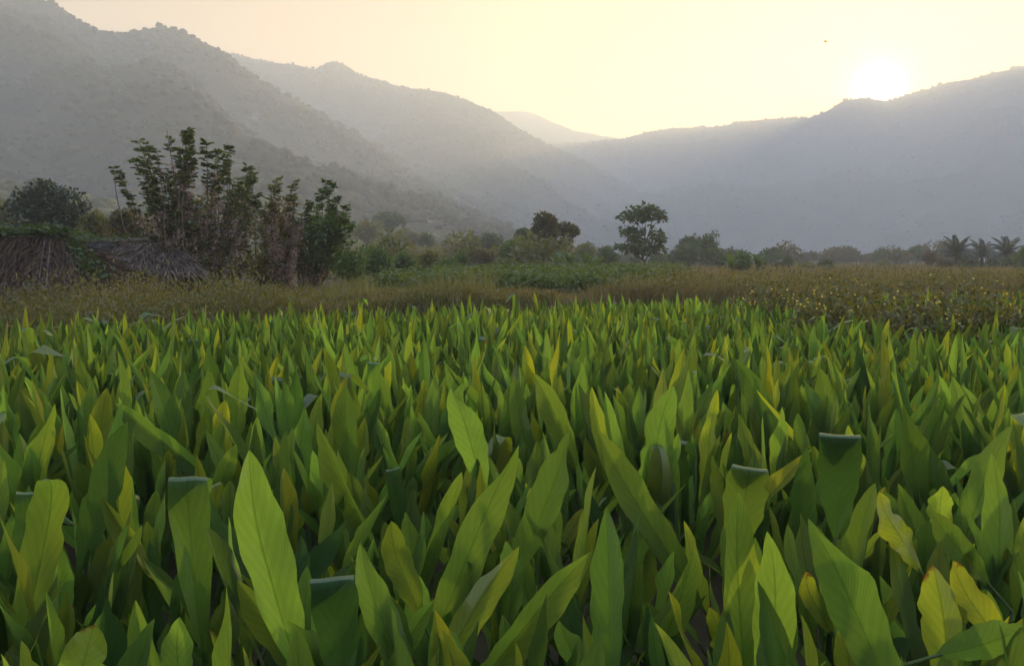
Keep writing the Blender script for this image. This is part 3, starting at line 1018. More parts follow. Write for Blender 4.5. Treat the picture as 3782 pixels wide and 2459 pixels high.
# ------------------------------------------------------------------ trees
FM = {
 'rustgreen': foliage_mat('foliage_rustgreen', (0.058, 0.062, 0.020), (0.140, 0.120, 0.036), .3),
 'deep': foliage_mat('foliage_deep', (0.016, 0.028, 0.007), (0.043, 0.060, 0.014), .12),
 'plume': foliage_mat('foliage_plume', (0.065, 0.104, 0.023), (0.176, 0.215, 0.052), .4),
 'shrub': foliage_mat('foliage_shrub', (0.108, 0.115, 0.035), (0.270, 0.223, 0.095), .4),
 'dark': foliage_mat('foliage_dark', (0.042, 0.071, 0.015), (0.105, 0.144, 0.029), .3),
 'green': foliage_mat('foliage_green', (0.054, 0.101, 0.016), (0.132, 0.201, 0.030), .35),
 'olive': foliage_mat('foliage_olive', (0.083, 0.094, 0.020), (0.206, 0.193, 0.041), .35),
 'pale': foliage_mat('foliage_pale', (0.115, 0.121, 0.026), (0.218, 0.201, 0.045), .35),
 'russet': foliage_mat('foliage_russet', (0.069, 0.052, 0.015), (0.172, 0.109, 0.026), .3),
 'brownish': foliage_mat('foliage_brownish', (0.062, 0.065, 0.020), (0.171, 0.132, 0.041), .3),
 'palm': foliage_mat('foliage_palm', (0.029, 0.041, 0.011), (0.072, 0.083, 0.022), .25, gloss=.1),
 'banana': foliage_mat('foliage_banana', (0.040, 0.076, 0.012), (0.097, 0.145, 0.024), .45),
 'cassava': foliage_mat('foliage_cassava', (0.060, 0.098, 0.018), (0.155, 0.190, 0.040), .35),
 'weed': foliage_mat('foliage_weed', (0.058, 0.070, 0.013), (0.199, 0.169, 0.030), .35),
 'dry': foliage_mat('dry_grass', (0.116, 0.096, 0.029), (0.257, 0.196, 0.060), .35, 1.3),
 'vine': foliage_mat('foliage_vine', (0.030, 0.064, 0.007), (0.078, 0.121, 0.015), .35),
}
M_PINK = foliage_mat('pink_blossom', (0.40, 0.27, 0.24), (0.58, 0.44, 0.38), .35, 1.1)
M_YELLOW = foliage_mat('yellow_petals', (0.62, 0.46, 0.05), (0.80, 0.62, 0.10), .35, 1.1)


def foliage(mb, blobs, n, size, up=0.35, shell=0.55, gate=0.0, gsc=1.2, flat=0.0):
    """leaf-sized faces spread through a crown made of ellipsoids (cx, cy, cz, rx, ry, rz)"""
    B = np.array(blobs, float)
    vol = (B[:, 3] * B[:, 4] * B[:, 5]) ** (2 / 3)
    k = rng.choice(len(B), size=n, p=vol / vol.sum())
    u = unit(n)
    r = shell + (1.04 - shell) * rng.uniform(0, 1, n) ** 0.6
    p = B[k, :3] + u * B[k, 3:6] * r[:, None]
    if gate:
        keep = np.array([noise.noise(Vector(q) * gsc) > -0.25 + gate * 0.4 - random.uniform(0, .25) for q in p])
        p, u, k = p[keep], u[keep], k[keep]
    n = len(p)
    d = u * 0.8 + rng.normal(size=(n, 3)) * 0.6
    d[:, 2] *= (1 - flat); d[:, 2] -= 0.15
    nr = unit(n) + np.array([0, 0, up * 2])
    s = size * rng.uniform(.6, 1.35, n)
    clump = np.array([noise.noise(Vector(q) * 0.9) for q in p]) if n < 40000 else np.zeros(n)
    t = rtint(n)
    t[:, 0] = np.clip(t[:, 0] * 0.7 + 0.15 + clump * 0.45, 0, 1)
    mb.cards(p, d, nr, s, s * 0.62, t)


def limb(mb, a, b, r0, r1, sides=5, sag=0.12, seg=5):
    a, b = Vector(a), Vector(b)
    L = (b - a).length
    j = Vector(rng.normal(size=3)) * L * 0.05
    pts = []
    for i in range(seg + 1):
        t = i / seg
        p = a.lerp(b, t) + j * math.sin(math.pi * t) + Vector((0, 0, L * sag * math.sin(math.pi * t)))
        pts.append(p)
    mb.tube(pts, [r0 + (r1 - r0) * (i / seg) for i in range(seg + 1)], sides)
    return pts


def tree_thing(name, base, label, cat, group=None):
    o = empty(name, base)
    return tag(o, label, cat, group)


def round_tree(name, box, Y, mat, label, cat='tree', n=None, nb=9, size=None, trunk=0.12, depth=None, group='trees of the valley', squash=1.0, low=0.0, gate=0.35, lift=0.0):
    """box = x0, x1, y0, y1 of the crown in the photograph; Y = metres ahead"""
    x0, x1, y0, y1 = box
    c = at((x0 + x1) / 2, y0, Y)
    W = (x1 - x0) / F * Y
    top = at(0, y0, Y).z; bot = at(0, y1, Y).z
    gz = ground_z(c.x, Y)
    base = (c.x, Y, gz - 0.05)
    t = tree_thing(name, base, label, cat, group)
    H = top - gz; cb = max(bot - gz, 0.0) - 0.0
    cz, rz = (H + cb) / 2, (H - cb) / 2
    rx = W / 2; ry = (depth or W) / 2
    blobs = []
    for i in range(nb):
        an = 2.4 * i + random.uniform(-.4, .4)
        f = math.sqrt((i + .4) / nb)
        zz = random.uniform(-.62, .62) if i else .45
        rr = math.sqrt(max(0.05, 1 - zz * zz)) * .68 * f
        s = random.uniform(.34, .52)
        bx, by = rr * rx * math.cos(an), rr * ry * math.sin(an)
        blobs.append((bx, by, cz + zz * rz * .78, rx * s, ry * s, rz * s * squash * 1.05))
    blobs.append((0, 0, cz, rx * .6, ry * .6, rz * .7))
    # reach the edges the photograph shows
    blobs.append((-rx * .62, 0, cz - rz * .1, rx * .4, ry * .4, rz * .42))
    blobs.append((rx * .62, 0, cz - rz * .05, rx * .4, ry * .4, rz * .42))
    size = size or max(0.10, Y * 0.0030)
    area = 4 * math.pi * ((rx * rz + rx * ry + ry * rz) / 3)
    n = n or int(min(7500, max(1200, 2.5 * area / (size * size * .31))))
    mb = MB(); foliage(mb, blobs, n, size, gate=gate, gsc=2.2 / max(rx, .5), shell=.45)
    mb.build('crown', mat, t)
    tb = MB()
    fork = Vector((0, 0, max(cb * .8, H * .22)))
    tb.tube([(0, 0, -.1), fork * .5 + Vector((.03, 0, 0)), fork], [trunk * 1.25, trunk, trunk * .8], 7)
    for b in blobs[:7]:
        limb(tb, fork, b[:3], trunk * .5, trunk * .12)
    tb.build('trunk', M_BARK, t)
    return t


def B1(x0, x1, y0, y1): a = P1(x0, y0); b = P1(x1, y1); return (a[0], b[0], a[1], b[1])
def B2(x0, x1, y0, y1): a = P2(x0, y0); b = P2(x1, y1); return (a[0], b[0], a[1], b[1])
def B3(x0, x1, y0, y1): a = P3(x0, y0); b = P3(x1, y1); return (a[0], b[0], a[1], b[1])


# left side, behind the huts
round_tree('round_tree', B1(75, 505, 340, 800), 40, FM['deep'], 'dark dense round tree behind the vine-covered hut roof', nb=22, trunk=.2, size=.2, gate=.05)
round_tree('scrub_tree', B1(-120, 95, 430, 780), 44, FM['olive'], 'olive scrub tree at the left edge beside the dark round tree', trunk=.12, size=.16)
round_tree('scrub_tree', B1(660, 930, 505, 800), 33, FM['brownish'], 'brown-green leafy tree behind the grey thatch hut', trunk=.1, size=.14)
round_tree('scrub_tree', B1(480, 700, 540, 800), 36, FM['olive'], 'olive bush between the dark round tree and the brown-green tree', trunk=.08, size=.14)
round_tree('scrub_tree', B1(380, 640, 650, 860), 30, FM['vine'], 'bright green creeper-covered bush just behind the grey thatch hut', 'bush', trunk=.06, size=.11)
round_tree('scrub_tree', B1(920, 1250, 560, 800), 62, FM['pale'], 'yellow-green tree glimpsed behind the tall pink-flowered shrub', trunk=.1)
# middle
round_tree('round_tree', B2(296, 500, 212, 345), 175, FM['dark'], 'flat dark umbrella tree standing on the slope beyond the leafy shrubs', trunk=.3, squash=.9)
round_tree('scrub_tree', B2(170, 360, 245, 440), 140, FM['pale'], 'pale olive tree just right of the tall leafy shrubs', trunk=.2)
round_tree('scrub_tree', B2(410, 600, 315, 460), 150, FM['pale'], 'pale yellowish tree below the flat dark umbrella tree', trunk=.2)
round_tree('round_tree', B2(578, 688, 352, 470), 130, FM['dark'], 'small dark dome-shaped tree left of the wide dark grove tree', trunk=.2)
round_tree('round_tree', B2(330, 470, 345, 560), 58, FM['dark'], 'dark narrow tree behind the green hedge bushes', trunk=.12)
round_tree('round_tree', B2(850, 990, 335, 520), 105, FM['dark'], 'left half of the wide dark pair of trees, with a ragged top', trunk=.25)
round_tree('round_tree', B2(960, 1115, 345, 530), 108, FM['dark'], 'right half of the wide dark pair of trees', trunk=.25)
round_tree('round_tree', B2(700, 830, 390, 520), 150, FM['brownish'], 'hazy grey-green tree between the dome tree and the dark pair', trunk=.2)
round_tree('scrub_tree', B2(1100, 1360, 375, 560), 62, FM['green'], 'broad green bushy tree left of the two slender trees', trunk=.16, nb=14)
round_tree('round_tree', B2(1185, 1345, 318, 440), 76, FM['dark'], 'dark leafy tree rising behind the broad green bushy tree', trunk=.16)
round_tree('conical_shrub', B2(815, 900, 450, 575), 46, FM['green'], 'small dark green pointed shrub standing alone before the russet bush', 'shrub', trunk=.07, size=.12)
round_tree('scrub_tree', B2(885, 1065, 455, 590), 60, FM['russet'], 'russet-brown rounded bush between the pointed shrub and the green tree', 'bush', trunk=.08)
round_tree('scrub_tree', B2(1060, 1200, 500, 610), 55, FM['olive'], 'olive bush under the broad green bushy tree', 'bush', trunk=.06)
round_tree('scrub_tree', B2(1555, 1705, 405, 575), 95, FM['olive'], 'grey-green leafy tree between the slender trees and the tall tree', trunk=.15)
round_tree('round_tree', B2(1690, 1855, 432, 590), 84, FM['dark'], 'dark low tree just left of the tall open tree', trunk=.15)
round_tree('scrub_tree', B2(1370, 1560, 440, 590), 110, FM['brownish'], 'hazy low tree behind the feet of the slender trees', trunk=.15)
round_tree('scrub_tree', B2(1850, 2000, 500, 600), 120, FM['dark'], 'low dark bush behind the trunk of the tall open tree', 'bush', trunk=.1)
round_tree('scrub_tree', B2(2030, 2170, 480, 610), 115, FM['dark'], 'dark bush right of the trunk of the tall open tree', 'bush', trunk=.1)
# green hedge bushes below the pink shrubs
round_tree('hedge_bush', B2(200, 420, 400, 640), 36, FM['green'], 'leafy green hedge bush just right of the big shrubs', 'bush', trunk=.06, size=.12)
round_tree('hedge_bush', B2(390, 580, 450, 650), 38, FM['green'], 'low green hedge bush, second to the right of the big shrubs', 'bush', trunk=.06, size=.12)
round_tree('hedge_bush', B2(540, 720, 450, 650), 42, FM['olive'], 'olive hedge bush with yellowing leaves left of the pointed shrub', 'bush', trunk=.06, size=.13)
round_tree('hedge_bush', B2(60, 230, 480, 660), 30, FM['green'], 'low green bush at the foot of the right leafy shrub', 'bush', trunk=.05, size=.10)
round_tree('hedge_bush', B2(690, 830, 505, 630), 44, FM['green'], 'low green bush left of the small pointed shrub', 'bush', trunk=.05, size=.12)
# right
round_tree('round_tree', B3(110, 330, 195, 400), 92, FM['dark'], 'big dark tree clump, left lower dome', trunk=.3, nb=12)
round_tree('round_tree', B3(170, 330, 128, 330), 96, FM['dark'], 'big dark tree with the left of two raised tops', trunk=.3)
round_tree('round_tree', B3(300, 442, 112, 330), 94, FM['dark'], 'big dark tree with the higher right one of two raised tops', trunk=.3)
round_tree('round_tree', B3(330, 525, 225, 400), 90, FM['dark'], 'dark tree clump below the two raised tops, right dome', trunk=.3)
round_tree('round_tree', B3(-10, 120, 275, 400), 108, FM['dark'], 'low dark bush filling the gap left of the big dark trees', 'bush', trunk=.15)
round_tree('scrub_tree', B3(505, 655, 228, 405), 56, FM['green'], 'bright green ragged tree beside banana leaves, right of the dark trees', trunk=.12)
round_tree('round_tree', B3(470, 560, 225, 330), 130, FM['dark'], 'small dark tree top behind the bright green ragged tree', trunk=.2)
round_tree('round_tree', B3(650, 835, 228, 385), 112, FM['dark'], 'dark wide-domed tree right of the bright green ragged tree', trunk=.25)
round_tree('scrub_tree', B3(765, 850, 325, 405), 90, FM['brownish'], 'low dull bush under the dark wide-domed tree', 'bush', trunk=.1)
round_tree('round_tree', B3(835, 915, 270, 400), 88, FM['dark'], 'narrow dark tree at the right foot of the wide-domed tree', trunk=.15)
round_tree('round_tree', B3(905, 1100, 255, 365), 185, FM['brownish'], 'long low hazy tree row left of the smooth domed tree', trunk=.3, depth=6)
round_tree('round_tree', B3(1085, 1345, 224, 350), 180, FM['brownish'], 'wide smooth dark dome of a tree across the dry field', trunk=.35, nb=14)
round_tree('scrub_tree', B3(1068, 1175, 305, 385), 82, FM['dark'], 'small round dark bush on the dry field before the domed tree', 'bush', trunk=.08)
round_tree('round_tree', B3(1425, 1545, 222, 350), 165, FM['dark'], 'single dark tree left of the long dark tree group', trunk=.3)
round_tree('round_tree', B3(1340, 1450, 275, 355), 190, FM['brownish'], 'low hazy tree joining the domed tree and the single dark tree', trunk=.2)
round_tree('round_tree', B3(1543, 1660, 236, 350), 160, FM['dark'], 'left part of the long dark tree group near the palms', trunk=.3)
round_tree('round_tree', B3(1630, 1775, 203, 350), 162, FM['dark'], 'tallest tree of the long dark tree group near the palms', trunk=.3)
round_tree('round_tree', B3(1745, 1822, 240, 352), 92, FM['russet'], 'small dark round-headed tree on a thin stem left of the palms', trunk=.08)
round_tree('scrub_tree', B3(1820, 1920, 295, 410), 84, FM['brownish'], 'dull leafy bush left of the first palm', 'bush', trunk=.08)
round_tree('scrub_tree', B3(1960, 2110, 275, 400), 90, FM['dark'], 'dark bush filling the gap between the first and second palm', 'bush', trunk=.08)
round_tree('scrub_tree', B3(2130, 2260, 275, 400), 90, FM['dark'], 'dark bush filling the gap between the second and third palm', 'bush', trunk=.08)
round_tree('scrub_tree', B3(2260, 2400, 270, 410), 80, FM['dark'], 'dark bush below the third palm at the right edge', 'bush', trunk=.08)
round_tree('scrub_tree', B3(2320, 2500, 190, 400), 72, FM['green'], 'green tree cut by the right edge of the view', trunk=.12)
round_tree('scrub_tree', B3(920, 1060, 318, 400), 74, FM['pale'], 'pale dry bush on the field left of the small round dark bush', 'bush', trunk=.06)
round_tree('scrub_tree', B3(1440, 1530, 310, 365), 120, FM['olive'], 'small yellow-green bush under the single dark tree', 'bush', trunk=.06)


# --- the scrub that rises in layers to the foot of the hills
def scrub_belt():
    for (name, mat, label, n, x0, x1, y0, y1) in (
            ('scrub_woodland', FM['olive'], 'layered olive scrub rising to the foot of the left hill', 70, -1.02, .1, 55, 175),
            ('scrub_woodland', FM['pale'], 'pale yellowish scrub along the foot of the left hill', 42, -1.02, .05, 90, 180),
            ('scrub_woodland', FM['brownish'], 'dull brown-green scrub along the valley trees', 60, -.6, 1.05, 95, 210)):
        bl = []
        for _ in range(n):
            y = random.uniform(y0, y1); x = random.uniform(x0, x1) * .64 * y
            r = random.uniform(.9, 2.4) * (1 if y < 110 else 1.35)
            g = ground_z(x, y)
            for _k in range(4):
                q = r * random.uniform(.45, .7)
                bl.append((x + random.uniform(-.5, .5) * r, y + random.uniform(-.5, .5) * r, g + random.uniform(.5, 1.2) * r, q, q, q * .85))
        mb = MB(); foliage(mb, bl, n * 480, .40, shell=.3)
        tag(mb.build(name, mat), label, 'scrub', kind='stuff')


scrub_belt()


# --- trees with open crowns, limb by limb
def open_tree(name, Y, root, trunk_pts, limbs, puffs, mat, label, r=.14, size=.28, n=5200, flat=.55):
    """root, trunk points, limbs (from, to) and leafy puffs (x, y, rx, ry) given in the photograph, Y metres ahead"""
    b = at(*root, Y); gz = ground_z(b.x, Y)
    t = tree_thing(name, (b.x, Y, gz - .05), label, 'tree', 'trees of the valley')
    o = Vector((b.x, Y, gz - .05))
    tb = MB()
    tp = [Vector((0, 0, -.1))] + [at(*p, Y) - o for p in trunk_pts]
    tb.tube(tp, [r * 1.15] + [r * (1 - .35 * (i + 1) / len(trunk_pts)) for i in range(len(trunk_pts))], 8)
    for (p, q, rr) in limbs:
        yo = random.uniform(-1, 1) * abs(p[1] - q[1]) / F * Y * .35
        a_ = at(*p, Y) - o; b_ = at(*q, Y) - o; b_.y += yo
        limb(tb, a_, b_, rr, rr * .35, 5, 0.03)
    tb.build('trunk', M_BARK, t)
    bl = []
    for (x, y, rx, ry) in puffs:
        c = at(x, y, Y) - o
        bl.append((c.x, c.y + random.uniform(-1, 1) * rx / F * Y * .5, c.z, rx / F * Y, rx / F * Y * .8, ry / F * Y))
    mb = MB(); foliage(mb, bl, n, size, shell=.15, flat=flat, gate=.25, gsc=.9)
    mb.build('crown', mat, t)


def S(x, y): return (1950 + x / 4.327, 720 + y / 4.327)
def SP(x, y, rx, ry): q = S(x, y); return (q[0], q[1], rx / 4.327, ry / 4.327)


open_tree('tall_tree', 62, S(1855, 1290), [S(1858, 1150), S(1856, 1060)],
          [(S(1850, 1070), S(1700, 900), .09), (S(1700, 900), S(1480, 820), .04), (S(1860, 1060), S(1850, 780), .10), (S(1850, 780), S(1860, 430), .06), (S(1870, 1070), S(1960, 930), .09),
           (S(1960, 930), S(2120, 850), .04), (S(1850, 1000), S(1800, 860), .05), (S(1800, 860), S(1560, 580), .05), (S(1870, 800), S(1960, 400), .06), (S(1900, 700), S(2070, 420), .05),
           (S(1870, 640), S(1740, 470), .045), (S(1740, 470), S(1600, 420), .03), (S(1960, 640), S(2100, 620), .03), (S(1940, 600), S(1960, 480), .03), (S(1850, 640), S(1820, 450), .03)],
          [SP(1650, 270, 110, 100), SP(1560, 350, 120, 60), SP(1750, 360, 150, 90), SP(1890, 220, 110, 100), SP(2000, 290, 160, 110), SP(2120, 350, 90, 70), SP(1880, 330, 130, 90),
           SP(1560, 540, 90, 60), SP(1650, 620, 150, 90), SP(1780, 600, 80, 80), SP(1720, 720, 120, 60), SP(2060, 640, 110, 80), SP(2110, 720, 80, 80), SP(1780, 830, 150, 70),
           SP(1480, 830, 100, 45), SP(1620, 850, 140, 55), SP(2000, 800, 120, 80), SP(2110, 870, 90, 60), SP(1950, 900, 100, 60), SP(1700, 940, 90, 50), SP(1960, 490, 40, 25)],
          FM['dark'], 'tall open tree with tiered leafy crown and reddish trunk above the green crop', r=.17, size=.32, n=2500)
open_tree('slender_tree', 56, S(262, 1150), [S(250, 1000), S(235, 820), S(240, 720), S(265, 620)],
          [(S(245, 760), S(190, 640), .03), (S(262, 630), S(240, 430), .05), (S(262, 630), S(330, 480), .04), (S(262, 600), S(150, 500), .035), (S(300, 560), S(400, 600), .03)],
          [SP(250, 350, 110, 60), SP(170, 430, 80, 80), SP(360, 400, 90, 70), SP(120, 530, 50, 60), SP(260, 480, 120, 70), SP(400, 500, 70, 70), SP(210, 680, 35, 30), SP(310, 610, 60, 50), SP(420, 600, 60, 60), SP(180, 590, 40, 40)],
          FM['rustgreen'], 'left one of the two slender bare-stemmed trees, taller with a rounded crown', r=.07, size=.26, n=1150, flat=.2)
open_tree('slender_tree', 58, S(468, 1150), [S(470, 960), S(485, 840), S(520, 770)],
          [(S(520, 770), S(600, 650), .05), (S(600, 650), S(700, 600), .03), (S(540, 740), S(530, 620), .04), (S(530, 760), S(460, 740), .025), (S(600, 650), S(560, 540), .03), (S(560, 740), S(680, 740), .02)],
          [SP(560, 510, 80, 70), SP(660, 540, 100, 70), SP(750, 580, 55, 80), SP(540, 600, 60, 50), SP(480, 560, 60, 60), SP(470, 790, 50, 40), SP(670, 740, 50, 25), SP(700, 620, 70, 40)],
          FM['rustgreen'], 'right one of the two slender bare-stemmed trees, lower with a leaning crown', r=.07, size=.26, n=950, flat=.2)


# --- tall coppiced shrubs with leafy plumes and pink flowers
def shoot(mb_t, mb_l, mb_f, a, b, plume, leaf, flowers, r=.03):
    """a shoot from a to b; its upper part carries pinnate leaves, its middle part flowers"""
    a, b = Vector(a), Vector(b)
    pts = limb(mb_t, a, b, r, r * .3, 4, 0.0, 6)
    L = (b - a).length
    ax = (b - a).normalized()
    n = int(leaf * 20)
    for _ in range(n):
        t = 1 - plume * random.random() ** 1.1
        p = a.lerp(b, t)
        az = random.uniform(0, 6.28)
        d = Vector((math.cos(az), math.sin(az), 0)) * .8 + ax * random.uniform(-.1, .8)
        ln = random.uniform(.10, .22)
        k = 7
        s = np.linspace(.15, 1, k)
        c = np.array([p + d.normalized() * (ln * x) - Vector((0, 0, .16 * ln * x * x)) for x in s])
        side = d.cross(Vector((0, 0, 1))).normalized()
        for sg in (-1, 1):
            dd = np.tile(np.array(side) * sg + np.array(d) * .5 + np.array([0, 0, -.15]), (k, 1)) + rng.normal(size=(k, 3)) * .12
            tt = rtint(k); tt[:, 0] = random.random()
            mb_l.cards(c, dd, np.tile([0, 0, 1.0], (k, 1)) + rng.normal(size=(k, 3)) * .4, .12, .075, tt)
    for _ in range(int(flowers * 14)):
        t = random.uniform(.18, .85)
        p = np.array(a.lerp(b, t))
        k = 9
        c = p + rng.normal(size=(k, 3)) * .06
        mb_f.cards(c, unit(k), unit(k), .075, .06, rtint(k))


def plume_shrub(label, Y, root, tips, blobs, nfol, mat, matlow, spread=.5, fl=1.0):
    b = at(*root, Y); gz = ground_z(b.x, Y)
    o = Vector((b.x, Y, gz - .05))
    t = tree_thing('flowering_shrub', o, label, 'shrub', 'tall shrubs by the huts')
    tb, lb, fb, low = MB(), MB(), MB(), MB()
    for (tx, ty, bx, plume, leaf, flw) in tips:
        e = at(*P1(tx, ty), Y) - o
        s0 = at(*P1(bx, 0), Y) - o
        yo = random.uniform(-spread, spread)
        a = Vector((s0.x, yo * .4, .2)); e.y += yo * 2.2
        shoot(tb, lb, fb, a, e, plume, leaf, flw * fl)
        for _ in range(2):      # shorter twigs between the tall shoots
            e2 = a.lerp(e, random.uniform(.42, .74)) + Vector((random.uniform(-.55, .55), random.uniform(-.6, .6), random.uniform(-.1, .2)))
            shoot(tb, lb, fb, a + Vector((random.uniform(-.25, .25), 0, 0)), e2, .5, leaf * .25, (flw + .8) * fl, .016)
    bl = []
    for (x0, x1, y0, y1) in blobs:
        A = at(*P1(x0, y0), Y) - o; C = at(*P1(x1, y1), Y) - o
        bl.append(((A.x + C.x) / 2, random.uniform(-.5, .5), (A.z + C.z) / 2, (C.x - A.x) / 2, (C.x - A.x) / 2.2, (A.z - C.z) / 2))
    foliage(low, bl, int(nfol * 1.5), .12, shell=.1, gate=.5, gsc=1.8)
    tb.build('stem', M_TWIG, t); lb.build('leaf_plume', mat, t); fb.build('blossom', M_PINK, t)
    low.build('lower_foliage', matlow, t)


plume_shrub('big many-stemmed shrub with dark leaf plumes and pale pink flowers beside the hut', 25, P1(1230, 1010),
    [(770, 300, 1120, .30, 1.5, .3), (830, 350, 1130, .28, 1.2, .5), (850, 245, 1140, .35, 1.6, .8), (915, 140, 1160, .42, 2.6, .5), (985, 150, 1180, .42, 2.6, .5), (950, 260, 1160, .4, 2.0, .5), (1060, 190, 1190, .45, 2.2, 1.),
     (1095, 165, 1200, .5, 2.2, 1.2), (1140, 85, 1210, .14, .5, .6), (1150, 140, 1215, .40, 2.2, .8), (1215, 95, 1230, .28, 2.6, .8), (1270, 95, 1240, .28, 2.8, .8), (1195, 190, 1225, .4, 2.0, 1.), (1330, 130, 1255, .26, 2.0, .8),
     (1420, 135, 1270, .24, 2.2, .6), (1390, 190, 1265, .3, 1.5, 1.5), (1470, 235, 1285, .30, 1.9, .8), (1440, 330, 1280, .4, 1.5, 1.2), (1330, 250, 1260, .3, .8, 3.2), (1060, 330, 1180, .5, 1.4, 1.8), (1130, 300, 1200, .5, 1.5, 1.8),
     (1250, 330, 1235, .5, 1.2, 2.0), (1570, 305, 1300, .30, 2.4, .5), (1625, 310, 1320, .32, 2.2, .5), (1545, 420, 1300, .4, 2.0, 1.0), (1480, 400, 1290, .4, 1.4, 2.), (1590, 450, 1310, .5, 2.0, .8), (1500, 530, 1300, .5, .8, 4.0),
     (1330, 480, 1260, .6, .8, 4.2), (1400, 430, 1270, .6, 1.2, 2.6), (1090, 480, 1190, .6, .6, 3.), (1200, 470, 1220, .6, 1., 3.), (990, 300, 1170, .4, 1.8, .4), (900, 240, 1150, .4, 1.6, .6)],
    [(1080, 1420, 560, 860), (1150, 1560, 640, 1000), (1020, 1300, 700, 1050), (1380, 1680, 560, 900), (1120, 1640, 800, 1120), (1230, 1450, 440, 640), (1050, 1250, 480, 660), (1420, 1640, 440, 640)], 5600, FM['plume'], FM['shrub'], fl=1.6)
plume_shrub('thinner tan shrub of bare twigs and faded flowers in the middle of the shrub row', 26.5, P1(1700, 1000),
    [(1680, 390, 1660, .25, .7, 1.), (1740, 360, 1670, .3, 1.3, .8), (1770, 400, 1680, .35, .9, 1.6), (1810, 420, 1690, .3, .6, 2.), (1870, 375, 1700, .28, 1.5, .8), (1650, 470, 1650, .35, 1.3, 1.), (1840, 480, 1700, .4, .8, 2.6),
     (1900, 520, 1710, .4, .6, 3.), (1710, 480, 1670, .4, .5, 2.6), (1780, 520, 1690, .5, .5, 3.), (1930, 560, 1720, .4, .4, 3.2), (1620, 560, 1650, .4, .6, 2.6), (1870, 600, 1710, .4, .4, 3.), (1690, 580, 1670, .4, .4, 3.)],
    [(1600, 1900, 600, 960), (1560, 1800, 760, 1080), (1640, 1840, 480, 680)], 2400, FM['olive'], FM['shrub'], fl=1.6)
plume_shrub('leafy green shrub on forked trunks at the right end of the shrub row', 27.5, P1(1920, 1030),
    [(2010, 355, 1900, .14, .8, 0.), (2095, 370, 1930, .16, 1.1, 0.), (2060, 430, 1920, .2, .8, 0.), (1990, 470, 1900, .35, 2.2, .1), (1960, 500, 1890, .4, 2.2, .1), (2080, 490, 1920, .35, 2.2, 0.), (2140, 480, 1930, .35, 2.4, 0.), (2190, 520, 1945, .4, 2.4, 0.),
     (2215, 600, 1950, .45, 2.2, 0.), (2130, 580, 1930, .4, 2.0, 0.), (2040, 560, 1910, .4, 2.0, .2), (2200, 640, 1950, .4, 1.8, 0.), (1930, 620, 1890, .5, 1.6, .4), (1820, 640, 1870, .5, 1.8, .3), (1780, 700, 1860, .5, 1.5, .2)],
    [(1900, 2210, 540, 800), (1770, 2050, 660, 920), (2000, 2240, 700, 1000), (2150, 2330, 700, 1010)], 3000, FM['green'], FM['green'], fl=.5)



# --- coconut palms
def frond_mesh(seed, L=3.4):
    rg = random.Random(seed)
    mb = MB()
    k = 60
    pts = []
    for i in range(k + 1):
        s = i / k
        pts.append(Vector((0, L * s * (1 - .12 * s), L * (.42 * s - .62 * s * s))))
    mb.tube(pts[::3], [.05 * (1 - .8 * i / 21) for i in range(len(pts[::3]))], 4)
    for sg in (-1, 1):
        c = np.array(pts[3:]); m = len(c)
        s = np.linspace(.1, 1, m)
        ln = .85 * np.sin(np.pi * (s * .8 + .12)) ** .7
        d = np.stack([np.full(m, sg * 1.0), np.full(m, .55), np.full(m, -.55) - .4 * s], -1) + rng.normal(size=(m, 3)) * .12
        mb.cards(c, d, np.tile([0, 0, 1.], (m, 1)), ln, .085, rtint(m), .15)
    return mb.mesh('frond', FM['palm'])


FRONDS = [frond_mesh(i) for i in range(4)]


def palm(px, ytop, Y, H, label, nf=17, lean=0.0, scale=1.0):
    c = at(px, ytop, Y); gz = ground_z(c.x, Y)
    t = tree_thing('coconut_palm', (c.x, Y, gz - .05), label, 'palm', 'coconut palms at right')
    tz = c.z - gz
    tb = MB()
    tb.tube([(0, 0, -.1), (lean * .4, 0, tz * .5), (lean, 0, tz)], [.24, .17, .15], 8)
    tb.build('trunk', M_BARK, t)
    for i in range(nf):
        o = put('frond', FRONDS[i % 4], t)
        az = 2.4 * i + random.uniform(-.2, .2)
        pit = R(84 - 105 * (i / nf) + random.uniform(-6, 6))
        o.matrix_local = Matrix.Translation((lean, 0, tz)) @ Matrix.Rotation(az, 4, 'Z') @ Matrix.Rotation(pit, 4, 'X') @ Matrix.Scale(scale * random.uniform(.9, 1.1), 4)


q = P3(1945, 272); palm(q[0], q[1], 84, 3, 'first and leftmost of the three coconut palms at right', 20, .1, .68)
q = P3(2118, 283); palm(q[0], q[1], 86, 3, 'middle one of the three coconut palms at right', 17, -.1, .64)
q = P3(2262, 275); palm(q[0], q[1], 82, 3, 'rightmost of the three coconut palms, next to the edge', 17, .1, .66)


# --- bananas
def banana_leaf_mesh(seed):
    rg = random.Random(seed)
    k = 9; V = []; F_ = []
    bend = rg.uniform(1.0, 1.9)
    p = Vector((0, 0, 0)); th = R(80)
    for i in range(k + 1):
        s = i / k
        w = .5 * .30 * math.sin(math.pi * min(1, s * .9 + .08)) ** .6
        n = Vector((0, -math.sin(th), math.cos(th)))
        for u in (-1, -.5, 0, .5, 1):
            q = p + Vector((u * w, 0, 0)) + n * (abs(u) * w * .35) + n * rg.uniform(-.015, .015)
            V.append(tuple(q))
        p = p + Vector((0, math.cos(th), math.sin(th))) / k
        th -= bend / k * (0.5 + s)
    for i in range(k):
        for j in range(4):
            a = i * 5 + j
            F_.append((a, a + 1, a + 6, a + 5))
    mb = MB(); mb.add(V, F_, np.array([rg.random(), 0, 0, 1]))
    return mb.mesh('leaf', FM['banana'])


BANANA = [banana_leaf_mesh(i) for i in range(5)]


